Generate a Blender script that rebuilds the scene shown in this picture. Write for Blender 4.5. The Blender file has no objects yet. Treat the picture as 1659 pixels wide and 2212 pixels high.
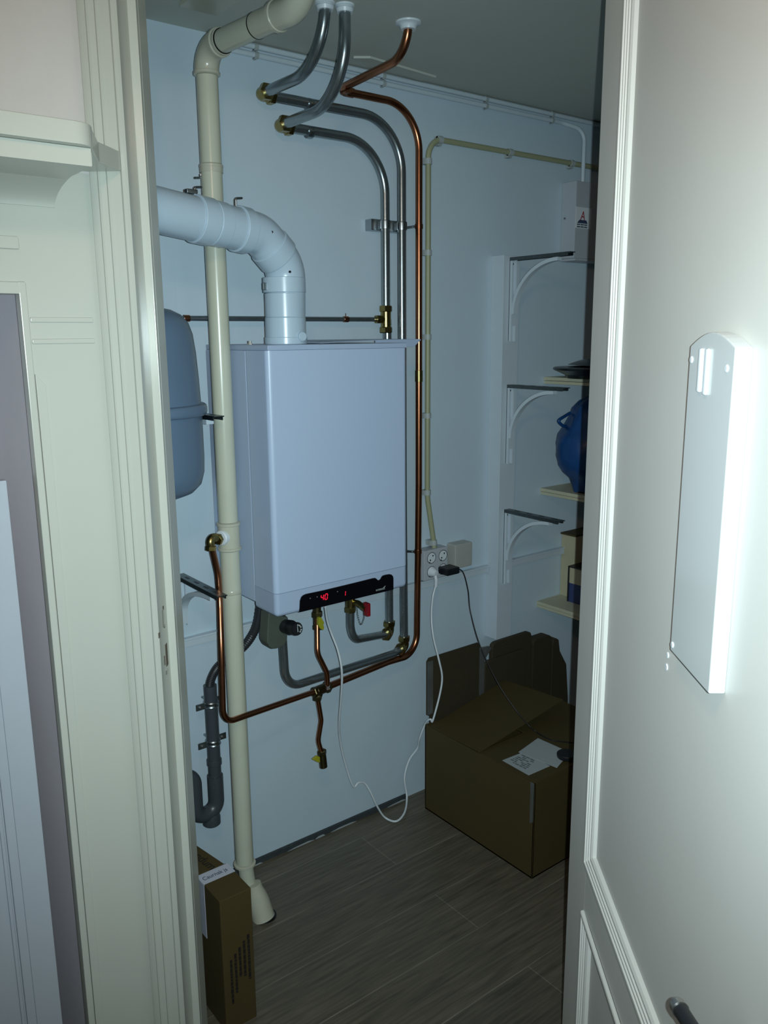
import bpy, bmesh, math, random
from mathutils import Vector, Matrix
random.seed(4)
SC = bpy.context.scene
COL = SC.collection
PI = math.pi

# ------------------------------------------------------------------ camera, light, exposure
FPX = 1803.5                                    # focal length in pixels of the 1659 x 2212 frame
PITCH, YAW, ROLL = math.radians(11.994), math.radians(37.881), math.radians(-0.476)
CAMZ = 1.70
_fh = Vector((math.sin(YAW), math.cos(YAW), 0)); _rt = Vector((math.cos(YAW), -math.sin(YAW), 0))
_up = Vector((0, 0, 1))
CF = _fh * math.cos(PITCH) - _up * math.sin(PITCH)
_u0 = _up * math.cos(PITCH) + _fh * math.sin(PITCH)
CR = _rt * math.cos(ROLL) + _u0 * math.sin(ROLL)
CU = _u0 * math.cos(ROLL) - _rt * math.sin(ROLL)
CP = Vector((0, 0, CAMZ))
cam_d = bpy.data.cameras.new('camera'); cam = bpy.data.objects.new('camera', cam_d); COL.objects.link(cam)
cam_d.sensor_fit = 'VERTICAL'; cam_d.sensor_height = 36.0; cam_d.lens = FPX / 2212 * 36.0
cam_d.clip_start = 0.02
cam.matrix_world = Matrix(((CR.x, CU.x, -CF.x, CP.x), (CR.y, CU.y, -CF.y, CP.y), (CR.z, CU.z, -CF.z, CP.z), (0, 0, 0, 1)))
SC.camera = cam

SC.view_settings.view_transform = 'Standard'; SC.view_settings.look = 'None'
SC.view_settings.gamma = 1.0; SC.view_settings.use_curve_mapping = False
SC.view_settings.exposure = 0.0

w = bpy.data.worlds.new('world'); SC.world = w; w.use_nodes = True
w.node_tree.nodes['Background'].inputs[0].default_value = (1.0, 0.80, 0.62, 1)
w.node_tree.nodes['Background'].inputs[1].default_value = 0.010

# the camera's flash, a small LED a few centimetres beside the lens
fl = bpy.data.lights.new('camera_flash', 'SPOT'); flo = bpy.data.objects.new('camera_flash', fl); COL.objects.link(flo)
fl.energy = 137.0; fl.color = (0.76, 0.95, 1.0); fl.shadow_soft_size = 0.004
fl.spot_size = math.radians(100); fl.spot_blend = 1.0
flo.location = CP + CR * 0.027 + CU * 0.004
_aim = CF
flo.rotation_euler = _aim.to_track_quat('-Z', 'Y').to_euler()

# the hall's warm ceiling lamp, over the photographer
al = bpy.data.lights.new('hall_ceiling_lamp', 'POINT'); alo = bpy.data.objects.new('hall_ceiling_lamp', al); COL.objects.link(alo)
al.energy = 11.0; al.color = (1.0, 0.64, 0.43); al.shadow_soft_size = 0.07
alo.location = (0.10, 0.30, 2.36)

# ------------------------------------------------------------------ helpers
def ray(u, v): return CF + CR * ((u - 829.5) / FPX) - CU * ((v - 1106) / FPX)
def aty(u, v, y):
    d = ray(u, v); return CP + d * ((y - CP.y) / d.y)
def atx(u, v, x):
    d = ray(u, v); return CP + d * ((x - CP.x) / d.x)
def atz(u, v, z):
    d = ray(u, v); return CP + d * ((z - CP.z) / d.z)
DV = Vector((0.6270, 0.7790, 0)); LV = Vector((0.7790, -0.6270, 0))       # door-frame axes: into the closet / along the frame
def fr(l, d, z): return LV * l + DV * d + Vector((0, 0, z))
FM = Matrix(((LV.x, DV.x, 0, 0), (LV.y, DV.y, 0, 0), (0, 0, 1, 0), (0, 0, 0, 1)))

def nb(): return bmesh.new()
def box(bm, x0, x1, y0, y1, z0, z1, bev=0.0, M=None, seg=2, edges=None):
    t = bmesh.new()
    bmesh.ops.create_cube(t, size=1.0)
    for vtx in t.verts:
        c = vtx.co
        vtx.co = Vector((x0 + (c.x + .5) * (x1 - x0), y0 + (c.y + .5) * (y1 - y0), z0 + (c.z + .5) * (z1 - z0)))
    if bev > 0:
        ge = [e for e in t.edges if edges is None or (abs(e.verts[0].co.z - e.verts[1].co.z) > 1e-6) or (edges == 'vb' and max(v.co.z for v in e.verts) < z0 + 1e-6)]
        bmesh.ops.bevel(t, geom=ge, offset=bev, segments=seg, profile=0.5, affect='EDGES')
    if M is not None: bmesh.ops.transform(t, matrix=M, verts=t.verts)
    merge(bm, t); return bm
def merge(bm, t):
    me = bpy.data.meshes.new('tmp'); t.to_mesh(me); t.free(); bm.from_mesh(me); bpy.data.meshes.remove(me)
def prism(bm, pts, ext, bev=0.0):
    t = bmesh.new(); ext = Vector(ext)
    vs = [t.verts.new(Vector(p)) for p in pts]
    f = t.faces.new(vs)
    r = bmesh.ops.extrude_face_region(t, geom=[f])
    nv = [e for e in r['geom'] if isinstance(e, bmesh.types.BMVert)]
    bmesh.ops.translate(t, vec=ext, verts=nv)
    bmesh.ops.recalc_face_normals(t, faces=t.faces[:])
    if bev > 0: bmesh.ops.bevel(t, geom=t.edges[:], offset=bev, segments=2, profile=0.5, affect='EDGES')
    merge(bm, t); return bm
def fillet(pts, R, n=10):
    pts = [Vector(p) for p in pts]
    out = [pts[0]]
    for i in range(1, len(pts) - 1):
        a, b, c = pts[i - 1], pts[i], pts[i + 1]
        r = R[i - 1] if isinstance(R, (list, tuple)) else R
        u = (a - b); w_ = (c - b); lu, lw = u.length, w_.length
        u.normalize(); w_.normalize()
        ang = u.angle(w_)
        if ang > PI - 0.02 or r <= 0: out.append(b); continue
        t = min(r / math.tan(ang / 2), lu * (.97 if i == 1 else .49), lw * (.97 if i == len(pts) - 2 else .49))
        p0, p1 = b + u * t, b + w_ * t
        rr = t * math.tan(ang / 2)
        cen = b + (u + w_).normalized() * (rr / math.sin(ang / 2))
        e0, e1 = (p0 - cen), (p1 - cen)
        tot = e0.angle(e1); ax = e0.cross(e1).normalized()
        k = max(3, int(n * tot / 1.0))
        for j in range(k + 1): out.append(cen + Matrix.Rotation(tot * j / k, 3, ax) @ e0)
    out.append(pts[-1])
    return out
def smooth_path(pts, n=8):
    P = [Vector(p) for p in pts]; P = [P[0] * 2 - P[1]] + P + [P[-1] * 2 - P[-2]]
    out = []
    for i in range(1, len(P) - 2):
        for j in range(n):
            t = j / n
            out.append(.5 * ((2 * P[i]) + (P[i + 1] - P[i - 1]) * t + (2 * P[i - 1] - 5 * P[i] + 4 * P[i + 1] - P[i + 2]) * t * t + (-P[i - 1] + 3 * P[i] - 3 * P[i + 1] + P[i + 2]) * t ** 3))
    out.append(P[-2]); return out
def sweep(bm, path, r, seg=18, cap=True):
    n = len(path)
    rs = r if isinstance(r, (list, tuple)) else [r] * n
    tang = []
    for i in range(n):
        d = path[min(i + 1, n - 1)] - path[max(i - 1, 0)]
        tang.append(d.normalized())
    t0 = tang[0]; nrm = t0.orthogonal().normalized()
    rings = []
    for i in range(n):
        if i:
            q = tang[i - 1].rotation_difference(tang[i]); nrm = (q @ nrm)
            nrm = (nrm - tang[i] * nrm.dot(tang[i])).normalized()
        bn = tang[i].cross(nrm)
        rings.append([bm.verts.new(path[i] + (nrm * math.cos(a) + bn * math.sin(a)) * rs[i]) for a in (2 * PI * k / seg for k in range(seg))])
    for i in range(n - 1):
        for k in range(seg):
            bm.faces.new((rings[i][k], rings[i][(k + 1) % seg], rings[i + 1][(k + 1) % seg], rings[i + 1][k]))
    if cap:
        bm.faces.new(rings[0][::-1]); bm.faces.new(rings[-1])
    return bm
def tube(bm, pts, r, R=0.05, seg=18): return sweep(bm, fillet(pts, R), r, seg)
def lathe(bm, p, d, prof, seg=28, a0=0, cap=True):
    p = Vector(p); d = Vector(d).normalized(); nrm = d.orthogonal().normalized()
    if abs(d.z) < .99: nrm = d.cross(_up).normalized()
    bn = d.cross(nrm); rings = []
    for t, r in prof:
        if r < 1e-6: rings.append([bm.verts.new(p + d * t)])
        else: rings.append([bm.verts.new(p + d * t + (nrm * math.cos(a) + bn * math.sin(a)) * r) for a in (a0 + 2 * PI * k / seg for k in range(seg))])
    for i in range(len(rings) - 1):
        A, B = rings[i], rings[i + 1]
        for k in range(seg):
            k2 = (k + 1) % seg
            if len(A) == 1 and len(B) == 1: continue
            if len(A) == 1: bm.faces.new((A[0], B[k2], B[k]))
            elif len(B) == 1: bm.faces.new((A[k], A[k2], B[0]))
            else: bm.faces.new((A[k], A[k2], B[k2], B[k]))
    if cap and len(rings[0]) > 1: bm.faces.new(rings[0][::-1])
    if cap and len(rings[-1]) > 1: bm.faces.new(rings[-1])
    return bm
def cyl(bm, p0, p1, r, seg=24, bev=0.0):
    p0 = Vector(p0); p1 = Vector(p1); L = (p1 - p0).length
    if bev: prof = [(0, r - bev), (bev, r), (L - bev, r), (L, r - bev)]
    else: prof = [(0, r), (L, r)]
    return lathe(bm, p0, p1 - p0, prof, seg)
def hexnut(bm, p, d, r, L):
    p = Vector(p); d = Vector(d).normalized()
    return lathe(bm, p - d * L / 2, d, [(0, r * .9), (L * .12, r), (L * .88, r), (L, r * .9)], 6)

def finish(bm, ang=38):
    bmesh.ops.remove_doubles(bm, verts=bm.verts[:], dist=1e-6)
    bmesh.ops.recalc_face_normals(bm, faces=bm.faces[:])
    lim = math.radians(ang)
    for f in bm.faces: f.smooth = True
    for e in bm.edges:
        e.smooth = len(e.link_faces) == 2 and e.calc_face_angle(0) < lim
def obj(name, bm, m, parent=None, label=None, ang=38):
    """world-space bmesh -> ONE mesh object; under a thing its origin is the thing's base"""
    finish(bm, ang)
    if parent is None:
        xs = [v.co for v in bm.verts]
        lo = [min(c[i] for c in xs) for i in range(3)]; hi = [max(c[i] for c in xs) for i in range(3)]
        o0 = Vector(((lo[0] + hi[0]) / 2, (lo[1] + hi[1]) / 2, lo[2]))
    else:
        o0 = base_of(parent)
    bmesh.ops.translate(bm, vec=-o0, verts=bm.verts[:])
    me = bpy.data.meshes.new(name); bm.to_mesh(me); bm.free()
    o = bpy.data.objects.new(name, me); COL.objects.link(o)
    if m is not None: me.materials.append(m)
    wn = o.modifiers.new('weighted_normals', 'WEIGHTED_NORMAL'); wn.keep_sharp = True; wn.weight = 80
    if parent is None: o.location = o0
    else: o.parent = parent
    if label: o['label'] = label
    return o
def base_of(o):
    p = Vector(o.location)
    while o.parent: o = o.parent; p = p + Vector(o.location)
    return p
def thing(name, label, cat, loc, group=None):
    o = bpy.data.objects.new(name, None); COL.objects.link(o); o.location = loc
    o.empty_display_size = .05
    o['label'] = label; o['category'] = cat
    if group: o['group'] = group
    return o
def tag(o, label, cat, group=None):
    o['label'] = label; o['category'] = cat
    if group: o['group'] = group
    return o
def struct(name, bm, m, parent=None):
    o = obj(name, bm, m, parent)
    if parent is None: o['kind'] = 'structure'
    return o
def dup(root, loc, label, group):
    r = root.copy(); COL.objects.link(r); r.location = loc; r['label'] = label; r['group'] = group
    for ch in list(root.children):
        c = ch.copy(); COL.objects.link(c); c.parent = r
        for g in list(ch.children):
            d = g.copy(); COL.objects.link(d); d.parent = c
    return r
def text(name, s, m, parent, origin, xd, yd, size, depth=0.0004, align='LEFT', sx=1.0, shear=0.0):
    cu = bpy.data.curves.new('txt', 'FONT'); cu.body = s; cu.size = size; cu.extrude = depth; cu.align_x = align; cu.shear = shear
    to = bpy.data.objects.new('txt', cu); COL.objects.link(to)
    bpy.context.view_layer.update()
    me = bpy.data.meshes.new_from_object(to.evaluated_get(bpy.context.evaluated_depsgraph_get()))
    bpy.data.objects.remove(to); bpy.data.curves.remove(cu)
    bm = bmesh.new(); bm.from_mesh(me); bpy.data.meshes.remove(me)
    xd = Vector(xd).normalized(); yd = Vector(yd); yd = (yd - xd * yd.dot(xd)).normalized(); zd = xd.cross(yd)
    o = Vector(origin)
    for v in bm.verts: v.co = o + xd * (v.co.x * sx) + yd * v.co.y + zd * v.co.z
    return obj(name, bm, m, parent)

# ------------------------------------------------------------------ materials
def mat(name, col, rough=0.5, metal=0.0, var=0.06, vscale=30, bump=0.0, bscale=200, spec=0.5, coat=0.0, emit=None, es=0, alpha=1.0):
    m = bpy.data.materials.new(name); m.use_nodes = True
    nt = m.node_tree; b = nt.nodes['Principled BSDF']
    b.inputs['Roughness'].default_value = rough; b.inputs['Metallic'].default_value = metal
    b.inputs['Specular IOR Level'].default_value = spec
    if coat: b.inputs['Coat Weight'].default_value = coat; b.inputs['Coat Roughness'].default_value = .12
    tc = nt.nodes.new('ShaderNodeTexCoord')
    nz = nt.nodes.new('ShaderNodeTexNoise'); nz.inputs['Scale'].default_value = vscale; nz.inputs['Detail'].default_value = 4
    nt.links.new(tc.outputs['Object'], nz.inputs['Vector'])
    mx = nt.nodes.new('ShaderNodeMix'); mx.data_type = 'RGBA'
    c = Vector(col)
    mx.inputs['A'].default_value = (*(c * (1 - var)), 1); mx.inputs['B'].default_value = (*[min(1, k * (1 + var)) for k in c], 1)
    nt.links.new(nz.outputs['Fac'], mx.inputs['Factor']); nt.links.new(mx.outputs['Result'], b.inputs['Base Color'])
    if bump:
        n2 = nt.nodes.new('ShaderNodeTexNoise'); n2.inputs['Scale'].default_value = bscale; n2.inputs['Detail'].default_value = 3
        nt.links.new(tc.outputs['Object'], n2.inputs['Vector'])
        bp = nt.nodes.new('ShaderNodeBump'); bp.inputs['Strength'].default_value = bump; bp.inputs['Distance'].default_value = .002
        nt.links.new(n2.outputs['Fac'], bp.inputs['Height']); nt.links.new(bp.outputs['Normal'], b.inputs['Normal'])
    if emit:
        b.inputs['Emission Color'].default_value = (*emit, 1); b.inputs['Emission Strength'].default_value = es
    if alpha < 1: b.inputs['Alpha'].default_value = alpha
    return m
M = dict(
    wall=mat('white_plaster_paint', (.51, .62, .70), .55, var=.04, vscale=6, bump=.10, bscale=150),
    ceil=mat('ceiling_paint', (.50, .53, .48), .8, var=.04, vscale=6, bump=.15, bscale=120),
    hallwall=mat('hall_wall_paint', (.55, .53, .50), .7, var=.03, bump=.1),
    gloss=mat('cream_gloss_paint', (.475, .49, .435), .22, var=.025, vscale=8, bump=.03, bscale=60),
    doorpaint=mat('door_gloss_paint', (.62, .62, .585), .42, spec=.3, var=.03, vscale=7, bump=.04, bscale=50),
    alcove=mat('grey_lilac_paint', (.84, .81, .87), .7, var=.06, vscale=7),
    trimw=mat('white_trim_paint', (.53, .61, .67), .42, var=.03),
    boiler=mat('boiler_white_enamel', (.42, .525, .69), .34, var=.012, vscale=4),
    boiler2=mat('boiler_strip_plastic', (.37, .46, .61), .38, var=.015),
    boilerg=mat('boiler_grey_plate', (.42, .48, .55), .42, var=.03),
    flue=mat('flue_white_plastic', (.45, .57, .67), .28, var=.015),
    cream=mat('cream_pvc', (.50, .52, .42), .25, var=.06, vscale=12),
    creamd=mat('cream_pvc_fitting', (.47, .47, .38), .24, var=.05),
    zinc=mat('galvanised_steel', (.28, .32, .335), .26, .86, var=.16, vscale=60, bump=.04),
    steel=mat('zinc_clamp_steel', (.36, .40, .42), .32, 1.0, var=.1),
    copper=mat('copper_pipe', (.40, .165, .085), .28, 1.0, var=.22, vscale=25),
    brassd=mat('dull_brass', (.13, .105, .05), .42, 1.0, var=.25, vscale=40),
    armsteel=mat('dark_bracket_steel', (.12, .14, .145), .35, 1.0, var=.3, vscale=60),
    cabwhite=mat('cupboard_white_paint', (.40, .44, .49), .45, var=.03),
    brass=mat('brass', (.30, .235, .09), .28, 1.0, var=.2, vscale=40),
    black=mat('black_plastic', (.008, .009, .012), .42, var=.2),
    panel=mat('black_glossy_panel', (.004, .004, .006), .12, var=.1),
    rubber=mat('black_rubber', (.007, .007, .008), .5),
    hose=mat('black_hose', (.022, .024, .028), .42),
    greypipe=mat('dark_grey_pvc', (.050, .060, .070), .36, var=.1, vscale=20),
    greysip=mat('olive_grey_plastic', (.065, .078, .062), .5, var=.1),
    vessel=mat('vessel_grey_enamel', (.11, .17, .25), .38, var=.06, vscale=8),
    yellow=mat('yellow_plastic', (.34, .32, .02), .4),
    red=mat('red_plastic', (.24, .006, .014), .4),
    whitep=mat('white_plastic', (.66, .72, .76), .35, var=.02),
    greyw=mat('grey_white_plastic', (.42, .46, .50), .4, var=.03),
    beige=mat('beige_plastic', (.40, .41, .38), .45, var=.03),
    conduit=mat('yellowed_conduit', (.31, .325, .20), .4, var=.06),
    clipg=mat('grey_clip_plastic', (.36, .40, .40), .45),
    shelf=mat('painted_shelf_board', (.50, .49, .36), .55, var=.05),
    bluebag=mat('blue_plastic_bag', (.005, .052, .185), .38, var=.4, vscale=18, bump=.4, bscale=40),
    paper=mat('white_label_paper', (.36, .40, .42), .7, var=.03),
    ink=mat('grey_print_ink', (.12, .14, .15), .7),
    inkd=mat('dark_print_ink', (.007, .005, .003), .7),
    inkb=mat('navy_print_ink', (.03, .05, .10), .7),
    tape=mat('white_printed_tape', (.46, .48, .56), .35, var=.04),
    taped=mat('navy_tape', (.03, .035, .08), .4),
    cleartape=mat('clear_packing_tape', (.095, .10, .095), .25, var=.35, vscale=25),
    binder=mat('navy_cardboard', (.03, .05, .15), .5),
    cream2=mat('cream_card', (.45, .42, .28), .6),
    dish=mat('dark_green_black_plastic', (.006, .010, .009), .3),
    alloy=mat('satin_aluminium', (.55, .53, .50), .3, 1.0, var=.05),
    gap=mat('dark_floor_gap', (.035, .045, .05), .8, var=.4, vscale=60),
    led=mat('red_led', (.3, .0, .01), .4, emit=(1.0, .02, .06), es=.7),
    redink=mat('red_print', (.30, .015, .03), .5),
    darkwood=mat('dark_bare_wood', (.05, .035, .025), .6),
)
def card_mat(name, col):
    m = mat(name, col, .75, var=.12, vscale=9, bump=.05, bscale=90)
    nt = m.node_tree; b = nt.nodes['Principled BSDF']
    tc = nt.nodes.new('ShaderNodeTexCoord'); wv = nt.nodes.new('ShaderNodeTexWave'); wv.inputs['Scale'].default_value = 70
    wv.bands_direction = 'Z'; wv.inputs['Distortion'].default_value = .3
    nt.links.new(tc.outputs['Object'], wv.inputs['Vector'])
    bp = nt.nodes.new('ShaderNodeBump'); bp.inputs['Strength'].default_value = .12; bp.inputs['Distance'].default_value = .001
    nt.links.new(wv.outputs['Fac'], bp.inputs['Height']); nt.links.new(bp.outputs['Normal'], b.inputs['Normal'])
    return m
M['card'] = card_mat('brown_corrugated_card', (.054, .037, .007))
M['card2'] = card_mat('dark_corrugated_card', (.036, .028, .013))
def floor_mat():
    m = bpy.data.materials.new('grey_oak_laminate'); m.use_nodes = True
    nt = m.node_tree; b = nt.nodes['Principled BSDF']; b.inputs['Roughness'].default_value = .42
    tc = nt.nodes.new('ShaderNodeTexCoord')
    mp = nt.nodes.new('ShaderNodeMapping'); mp.inputs['Location'].default_value = (.37, .075, 0)
    nt.links.new(tc.outputs['Object'], mp.inputs['Vector'])
    br = nt.nodes.new('ShaderNodeTexBrick'); br.inputs['Scale'].default_value = 1.0
    br.inputs['Brick Width'].default_value = 2.05; br.inputs['Row Height'].default_value = .192; br.inputs['Mortar Size'].default_value = .0016
    br.inputs['Color1'].default_value = (.128, .112, .080, 1); br.inputs['Color2'].default_value = (.102, .090, .066, 1)
    br.inputs['Mortar'].default_value = (.20, .18, .14, 1); br.offset = .37
    nt.links.new(mp.outputs['Vector'], br.inputs['Vector'])
    m2 = nt.nodes.new('ShaderNodeMapping'); m2.inputs['Scale'].default_value = (2.2, 34, 1)
    nt.links.new(tc.outputs['Object'], m2.inputs['Vector'])
    nz = nt.nodes.new('ShaderNodeTexNoise'); nz.inputs['Scale'].default_value = 3; nz.inputs['Detail'].default_value = 7; nz.inputs['Distortion'].default_value = .6
    nt.links.new(m2.outputs['Vector'], nz.inputs['Vector'])
    cr = nt.nodes.new('ShaderNodeValToRGB'); cr.color_ramp.elements[0].color = (.62, .62, .62, 1); cr.color_ramp.elements[1].color = (1.18, 1.18, 1.18, 1)
    cr.color_ramp.elements[0].position = .3; cr.color_ramp.elements[1].position = .7
    nt.links.new(nz.outputs['Fac'], cr.inputs['Fac'])
    mx = nt.nodes.new('ShaderNodeMix'); mx.data_type = 'RGBA'; mx.blend_type = 'MULTIPLY'; mx.inputs['Factor'].default_value = 1
    nt.links.new(br.outputs['Color'], mx.inputs['A']); nt.links.new(cr.outputs['Color'], mx.inputs['B'])
    nt.links.new(mx.outputs['Result'], b.inputs['Base Color'])
    bp = nt.nodes.new('ShaderNodeBump'); bp.inputs['Strength'].default_value = .15; bp.inputs['Distance'].default_value = .001
    nt.links.new(nz.outputs['Fac'], bp.inputs['Height']); nt.links.new(bp.outputs['Normal'], b.inputs['Normal'])
    return m
M['floor'] = floor_mat()

# ------------------------------------------------------------------ the setting
YW, CEIL = 2.20, 2.487          # boiler wall, ceiling height
LJ, LC, DF0 = -0.482, -0.558, 1.60     # left jamb edge, inside corner, face of the door frame
YM = 1.598                       # face of the surround left of the door
struct('floor', box(nb(), -2.2, 3.4, -2.2, 2.32, -.05, 0), M['floor'])
struct('ceiling', box(nb(), -2.2, 3.4, -2.2, 2.32, CEIL, CEIL + .05), M['ceil'])
struct('wall_back', box(nb(), .50, 3.4, YW, 2.32, 0, CEIL), M['wall'])
struct('wall_right', box(nb(), 3.3, 3.4, .60, YW, 0, CEIL), M['wall'])
struct('wall_left', box(nb(), .47, .52, 1.66, YW, 0, CEIL), M['wall'])
# wall over and right of the door opening, in the door-frame plane
b = nb(); box(b, LC, .46, DF0 + .012, DF0 + .115, 2.38, CEIL, M=FM); box(b, .425, .78, DF0 + .012, DF0 + .115, 0, CEIL, M=FM)
box(b, LC, LJ - .012, DF0 + .012, DF0 + .115, 0, 2.38, M=FM)
struct('wall_front', b, M['hallwall'])
# hall wall over the surround and the alcove behind it
b = nb(); box(b, -2.2, .575, YM + .004, YM + .06, 1.80, CEIL); box(b, .452, .575, YM + .02, YM + .06, 0, 1.80)
struct('wall_hall', b, M['hallwall'])
b = nb(); box(b, .445, .468, YM + .02, YM + .55, 0, 1.80); box(b, -.6, .445, YM + .53, YM + .55, 0, 1.80); box(b, -.6, .445, YM + .06, YM + .53, 1.79, 1.80)
struct('wall_alcove', b, M['alcove'])

# door frame, left jamb: lining, stop and architrave
jm = nb()
box(jm, LJ - .012, LJ, DF0 + .002, DF0 + .053, 0, 2.38, .0015, FM)
box(jm, LJ - .012, LJ + .0155, DF0 + .053, DF0 + .066, 0, 2.38, .0025, FM)
box(jm, LJ - .012, LJ + .0155, DF0 + .066, DF0 + .118, 0, 2.38, .002, FM)
jo = struct('trim_1', jm, M['gloss'])
# lock recesses chipped into the jamb
ch = nb()
box(ch, LJ - .0008, LJ + .0006, DF0 + .024, DF0 + .038, 1.028, 1.076, .0003, FM)
box(ch, LJ - .0008, LJ + .0008, DF0 + .012, DF0 + .017, 1.036, 1.056, .0003, FM)
box(ch, LJ - .0008, LJ + .0006, DF0 + .024, DF0 + .032, 1.150, 1.159, .0003, FM); box(ch, LJ - .0045, LJ + .0005, DF0 - .0125, DF0 - .006, 1.104, 1.116, .0006, FM)
box(ch, LJ - .0008, LJ + .0006, DF0 + .026, DF0 + .029, 1.128, 1.146, .0003, FM)
box(ch, LJ - .0008, LJ + .0006, DF0 + .025, DF0 + .031, 1.112, 1.119, .0003, FM)
struct('lock_recess', ch, mat('bare_chipped_wood', (.12, .10, .07), .8, var=.5, vscale=300), jo)
ch = nb(); box(ch, LJ - .0008, LJ + .0010, DF0 + .020, DF0 + .027, 1.116, 1.154, .0003, FM); box(ch, LJ - .0008, LJ + .0010, DF0 + .02, DF0 + .036, 1.012, 1.022, .0003, FM)
struct('strike_plate', ch, M['alloy'], jo)
# architrave profile (across l, height towards the hall) swept up the frame
prof = [(LC + .006, 0), (LC + .006, .012), (LC + .012, .014), (LC + .020, .014), (LC + .023, .018), (LC + .026, .014), (LC + .036, .013), (LC + .039, .0165), (LC + .042, .0165), (LC + .045, .013), (LC + .062, .013), (LC + .066, .017), (LJ - .004, .017), (LJ, .013), (LJ, 0)]
a = nb(); prism(a, [fr(l, DF0 + .002 - h, 0) for l, h in prof], (0, 0, 2.46))
struct('trim_2', a, M['gloss'])
# right jamb behind the door's hinges
jm = nb(); box(jm, .392, .425, DF0 + .012, DF0 + .115, 0, 2.38, .002, FM)
struct('trim_3', jm, M['gloss'])
b = nb(); box(b, LJ, .392, DF0 + .012, DF0 + .115, 2.355, 2.38, 0, FM); struct('trim_4', b, M['gloss'])
# batten board, dado rails, hatch panel on the boiler wall
struct('trim_5', box(nb(), 2.207, 2.289, 2.140, YW, .545, 1.97, .002), M['trimw'])
for i, (x0, x1) in enumerate(((.62, 2.206), (2.290, 2.685))):
    b = nb(); box(b, x0, x1, 2.183, YW, .806, .8335, .003); box(b, x0, x1, 2.179, YW, .827, .835, .002)
    struct('trim_%d' % (6 + i), b, M['trimw'])
struct('trim_8', box(nb(), .60, 1.0, 2.196, YW, .515, 2.04, .001), M['wall'])
# ragged gap along the foot of the boiler wall
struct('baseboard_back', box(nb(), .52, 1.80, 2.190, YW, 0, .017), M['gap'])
b = nb(); x = 1.13
while x < 1.80:
    L = random.uniform(.03, .13)
    if random.random() < .72: prism(b, [(x, 2.1895, .0), (x + L, 2.1895, .0), (x + L * .8, 2.1895, random.uniform(.003, .006)), (x + L * .3, 2.1895, random.uniform(.002, .006))], (0, -.002, 0))
    x += L + random.uniform(.0, .03)
struct('trim_9', b, M['paper'])
# thin board left on the ceiling above the boiler
q = [atz(u, v, CEIL - .006) for u, v in ((764, 126), (800, 126), (942, 168), (908, 175))]
struct('trim_10', prism(nb(), q, (0, 0, .006)), M['ceil'])

# ------------------------------------------------------------------ the surround and alcove left of the door
s = thing('alcove_surround', 'cream gloss painted wooden surround with deep cornice shelf left of the doorway', 'surround', (.1, YM, 0))
b = nb(); XO = .438
box(b, XO, .572, YM - .000, YM + .02, 0, 1.9895); box(b, -1.2, XO, YM, YM + .02, 1.792, 1.9895)
obj('face_board', b, M['gloss'], s)
b = nb(); box(b, XO - .010, XO + .004, YM - .006, YM + .02, 0, 1.797, .003); box(b, -1.2, XO + .0034, YM - .0056, YM + .0194, 1.775, 1.7964, .003)
obj('opening_bead', b, M['gloss'], s)
for z in (1.731, 1.693):
    obj('cross_bead', box(nb(), XO + .006, .557, YM - .004, YM + .001, z - .0045, z + .0045, .0018), M['gloss'], s)
e0 = aty(68, 808, YM); e1 = aty(97, 832, YM)
obj('corner_fillet', prism(nb(), [(XO + .005, YM + .001, e0.z), (e1.x, YM + .001, e1.z), (e1.x, YM + .001, 0), (XO + .005, YM + .001, 0)], (0, -.0065, 0), .0008), M['gloss'], s)
p = aty(40, 525, YM)
obj('raised_label_block', box(nb(), p.x - .5, p.x, YM - .006, YM + .001, p.z - .011, p.z + .011, .003), M['gloss'], s)
XE = .504
cv = [(YM, 1.926)]
for k in range(0, 13):
    t = k / 12 * PI / 2
    cv.append((YM - .004 - .165 * (1 - math.cos(t)), 1.926 + .035 * 0 + .042 * math.sin(t)))
cv += [(1.393, 1.966), (1.393, 1.985), (YM, 1.985)]
obj('cove_moulding', prism(nb(), [(XE, y, z) for y, z in cv], (-1.7, 0, 0)), M['gloss'], s)
obj('fascia', box(nb(), -1.2, XE - .003, 1.384, YM, 1.962, 1.990, .002), M['gloss'], s)
pl = [(-1.2, YM + .003), (-1.2, 1.368), (XE - .03, 1.368)]
for k in range(1, 8):
    t = k / 8 * PI / 2; pl.append((XE - .03 + .035 * math.sin(t), 1.368 + .035 * (1 - math.cos(t))))
q1 = fr(LJ - .010, DF0 - .022, 0); q2 = fr(LJ - .010, DF0 - .0155, 0); q3 = fr(LC + .005, DF0 - .0155, 0)
pl += [(q1.x - .055, q1.y - .05), (q1.x, q1.y), (q2.x, q2.y), (q3.x, q3.y)]
obj('shelf_board', prism(nb(), [(x, y, 1.990) for x, y in pl], (0, 0, .034), .003), M['gloss'], s)

c = thing('white_cabinet', 'white panelled cupboard door standing in the alcove at the left edge', 'cupboard', (.0, YM + .04, 0))
CX1 = .384
b = nb(); box(b, CX1 - .05, CX1, YM + .028, YM + .05, 0, 1.443, .002); box(b, -.45, CX1 - .05, YM + .028, YM + .05, 1.36, 1.443, .002); box(b, -.45, CX1 - .03, YM + .036, YM + .05, 0, 1.40)
obj('door_leaf', b, M['cabwhite'], c)
b = nb()
box(b, CX1 - .068, CX1 - .048, YM + .030, YM + .038, 0, 1.36, .004)
box(b, CX1 - .078, CX1 - .071, YM + .031, YM + .038, 0, 1.36, .002)
obj('moulding', b, M['cabwhite'], c)

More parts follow.
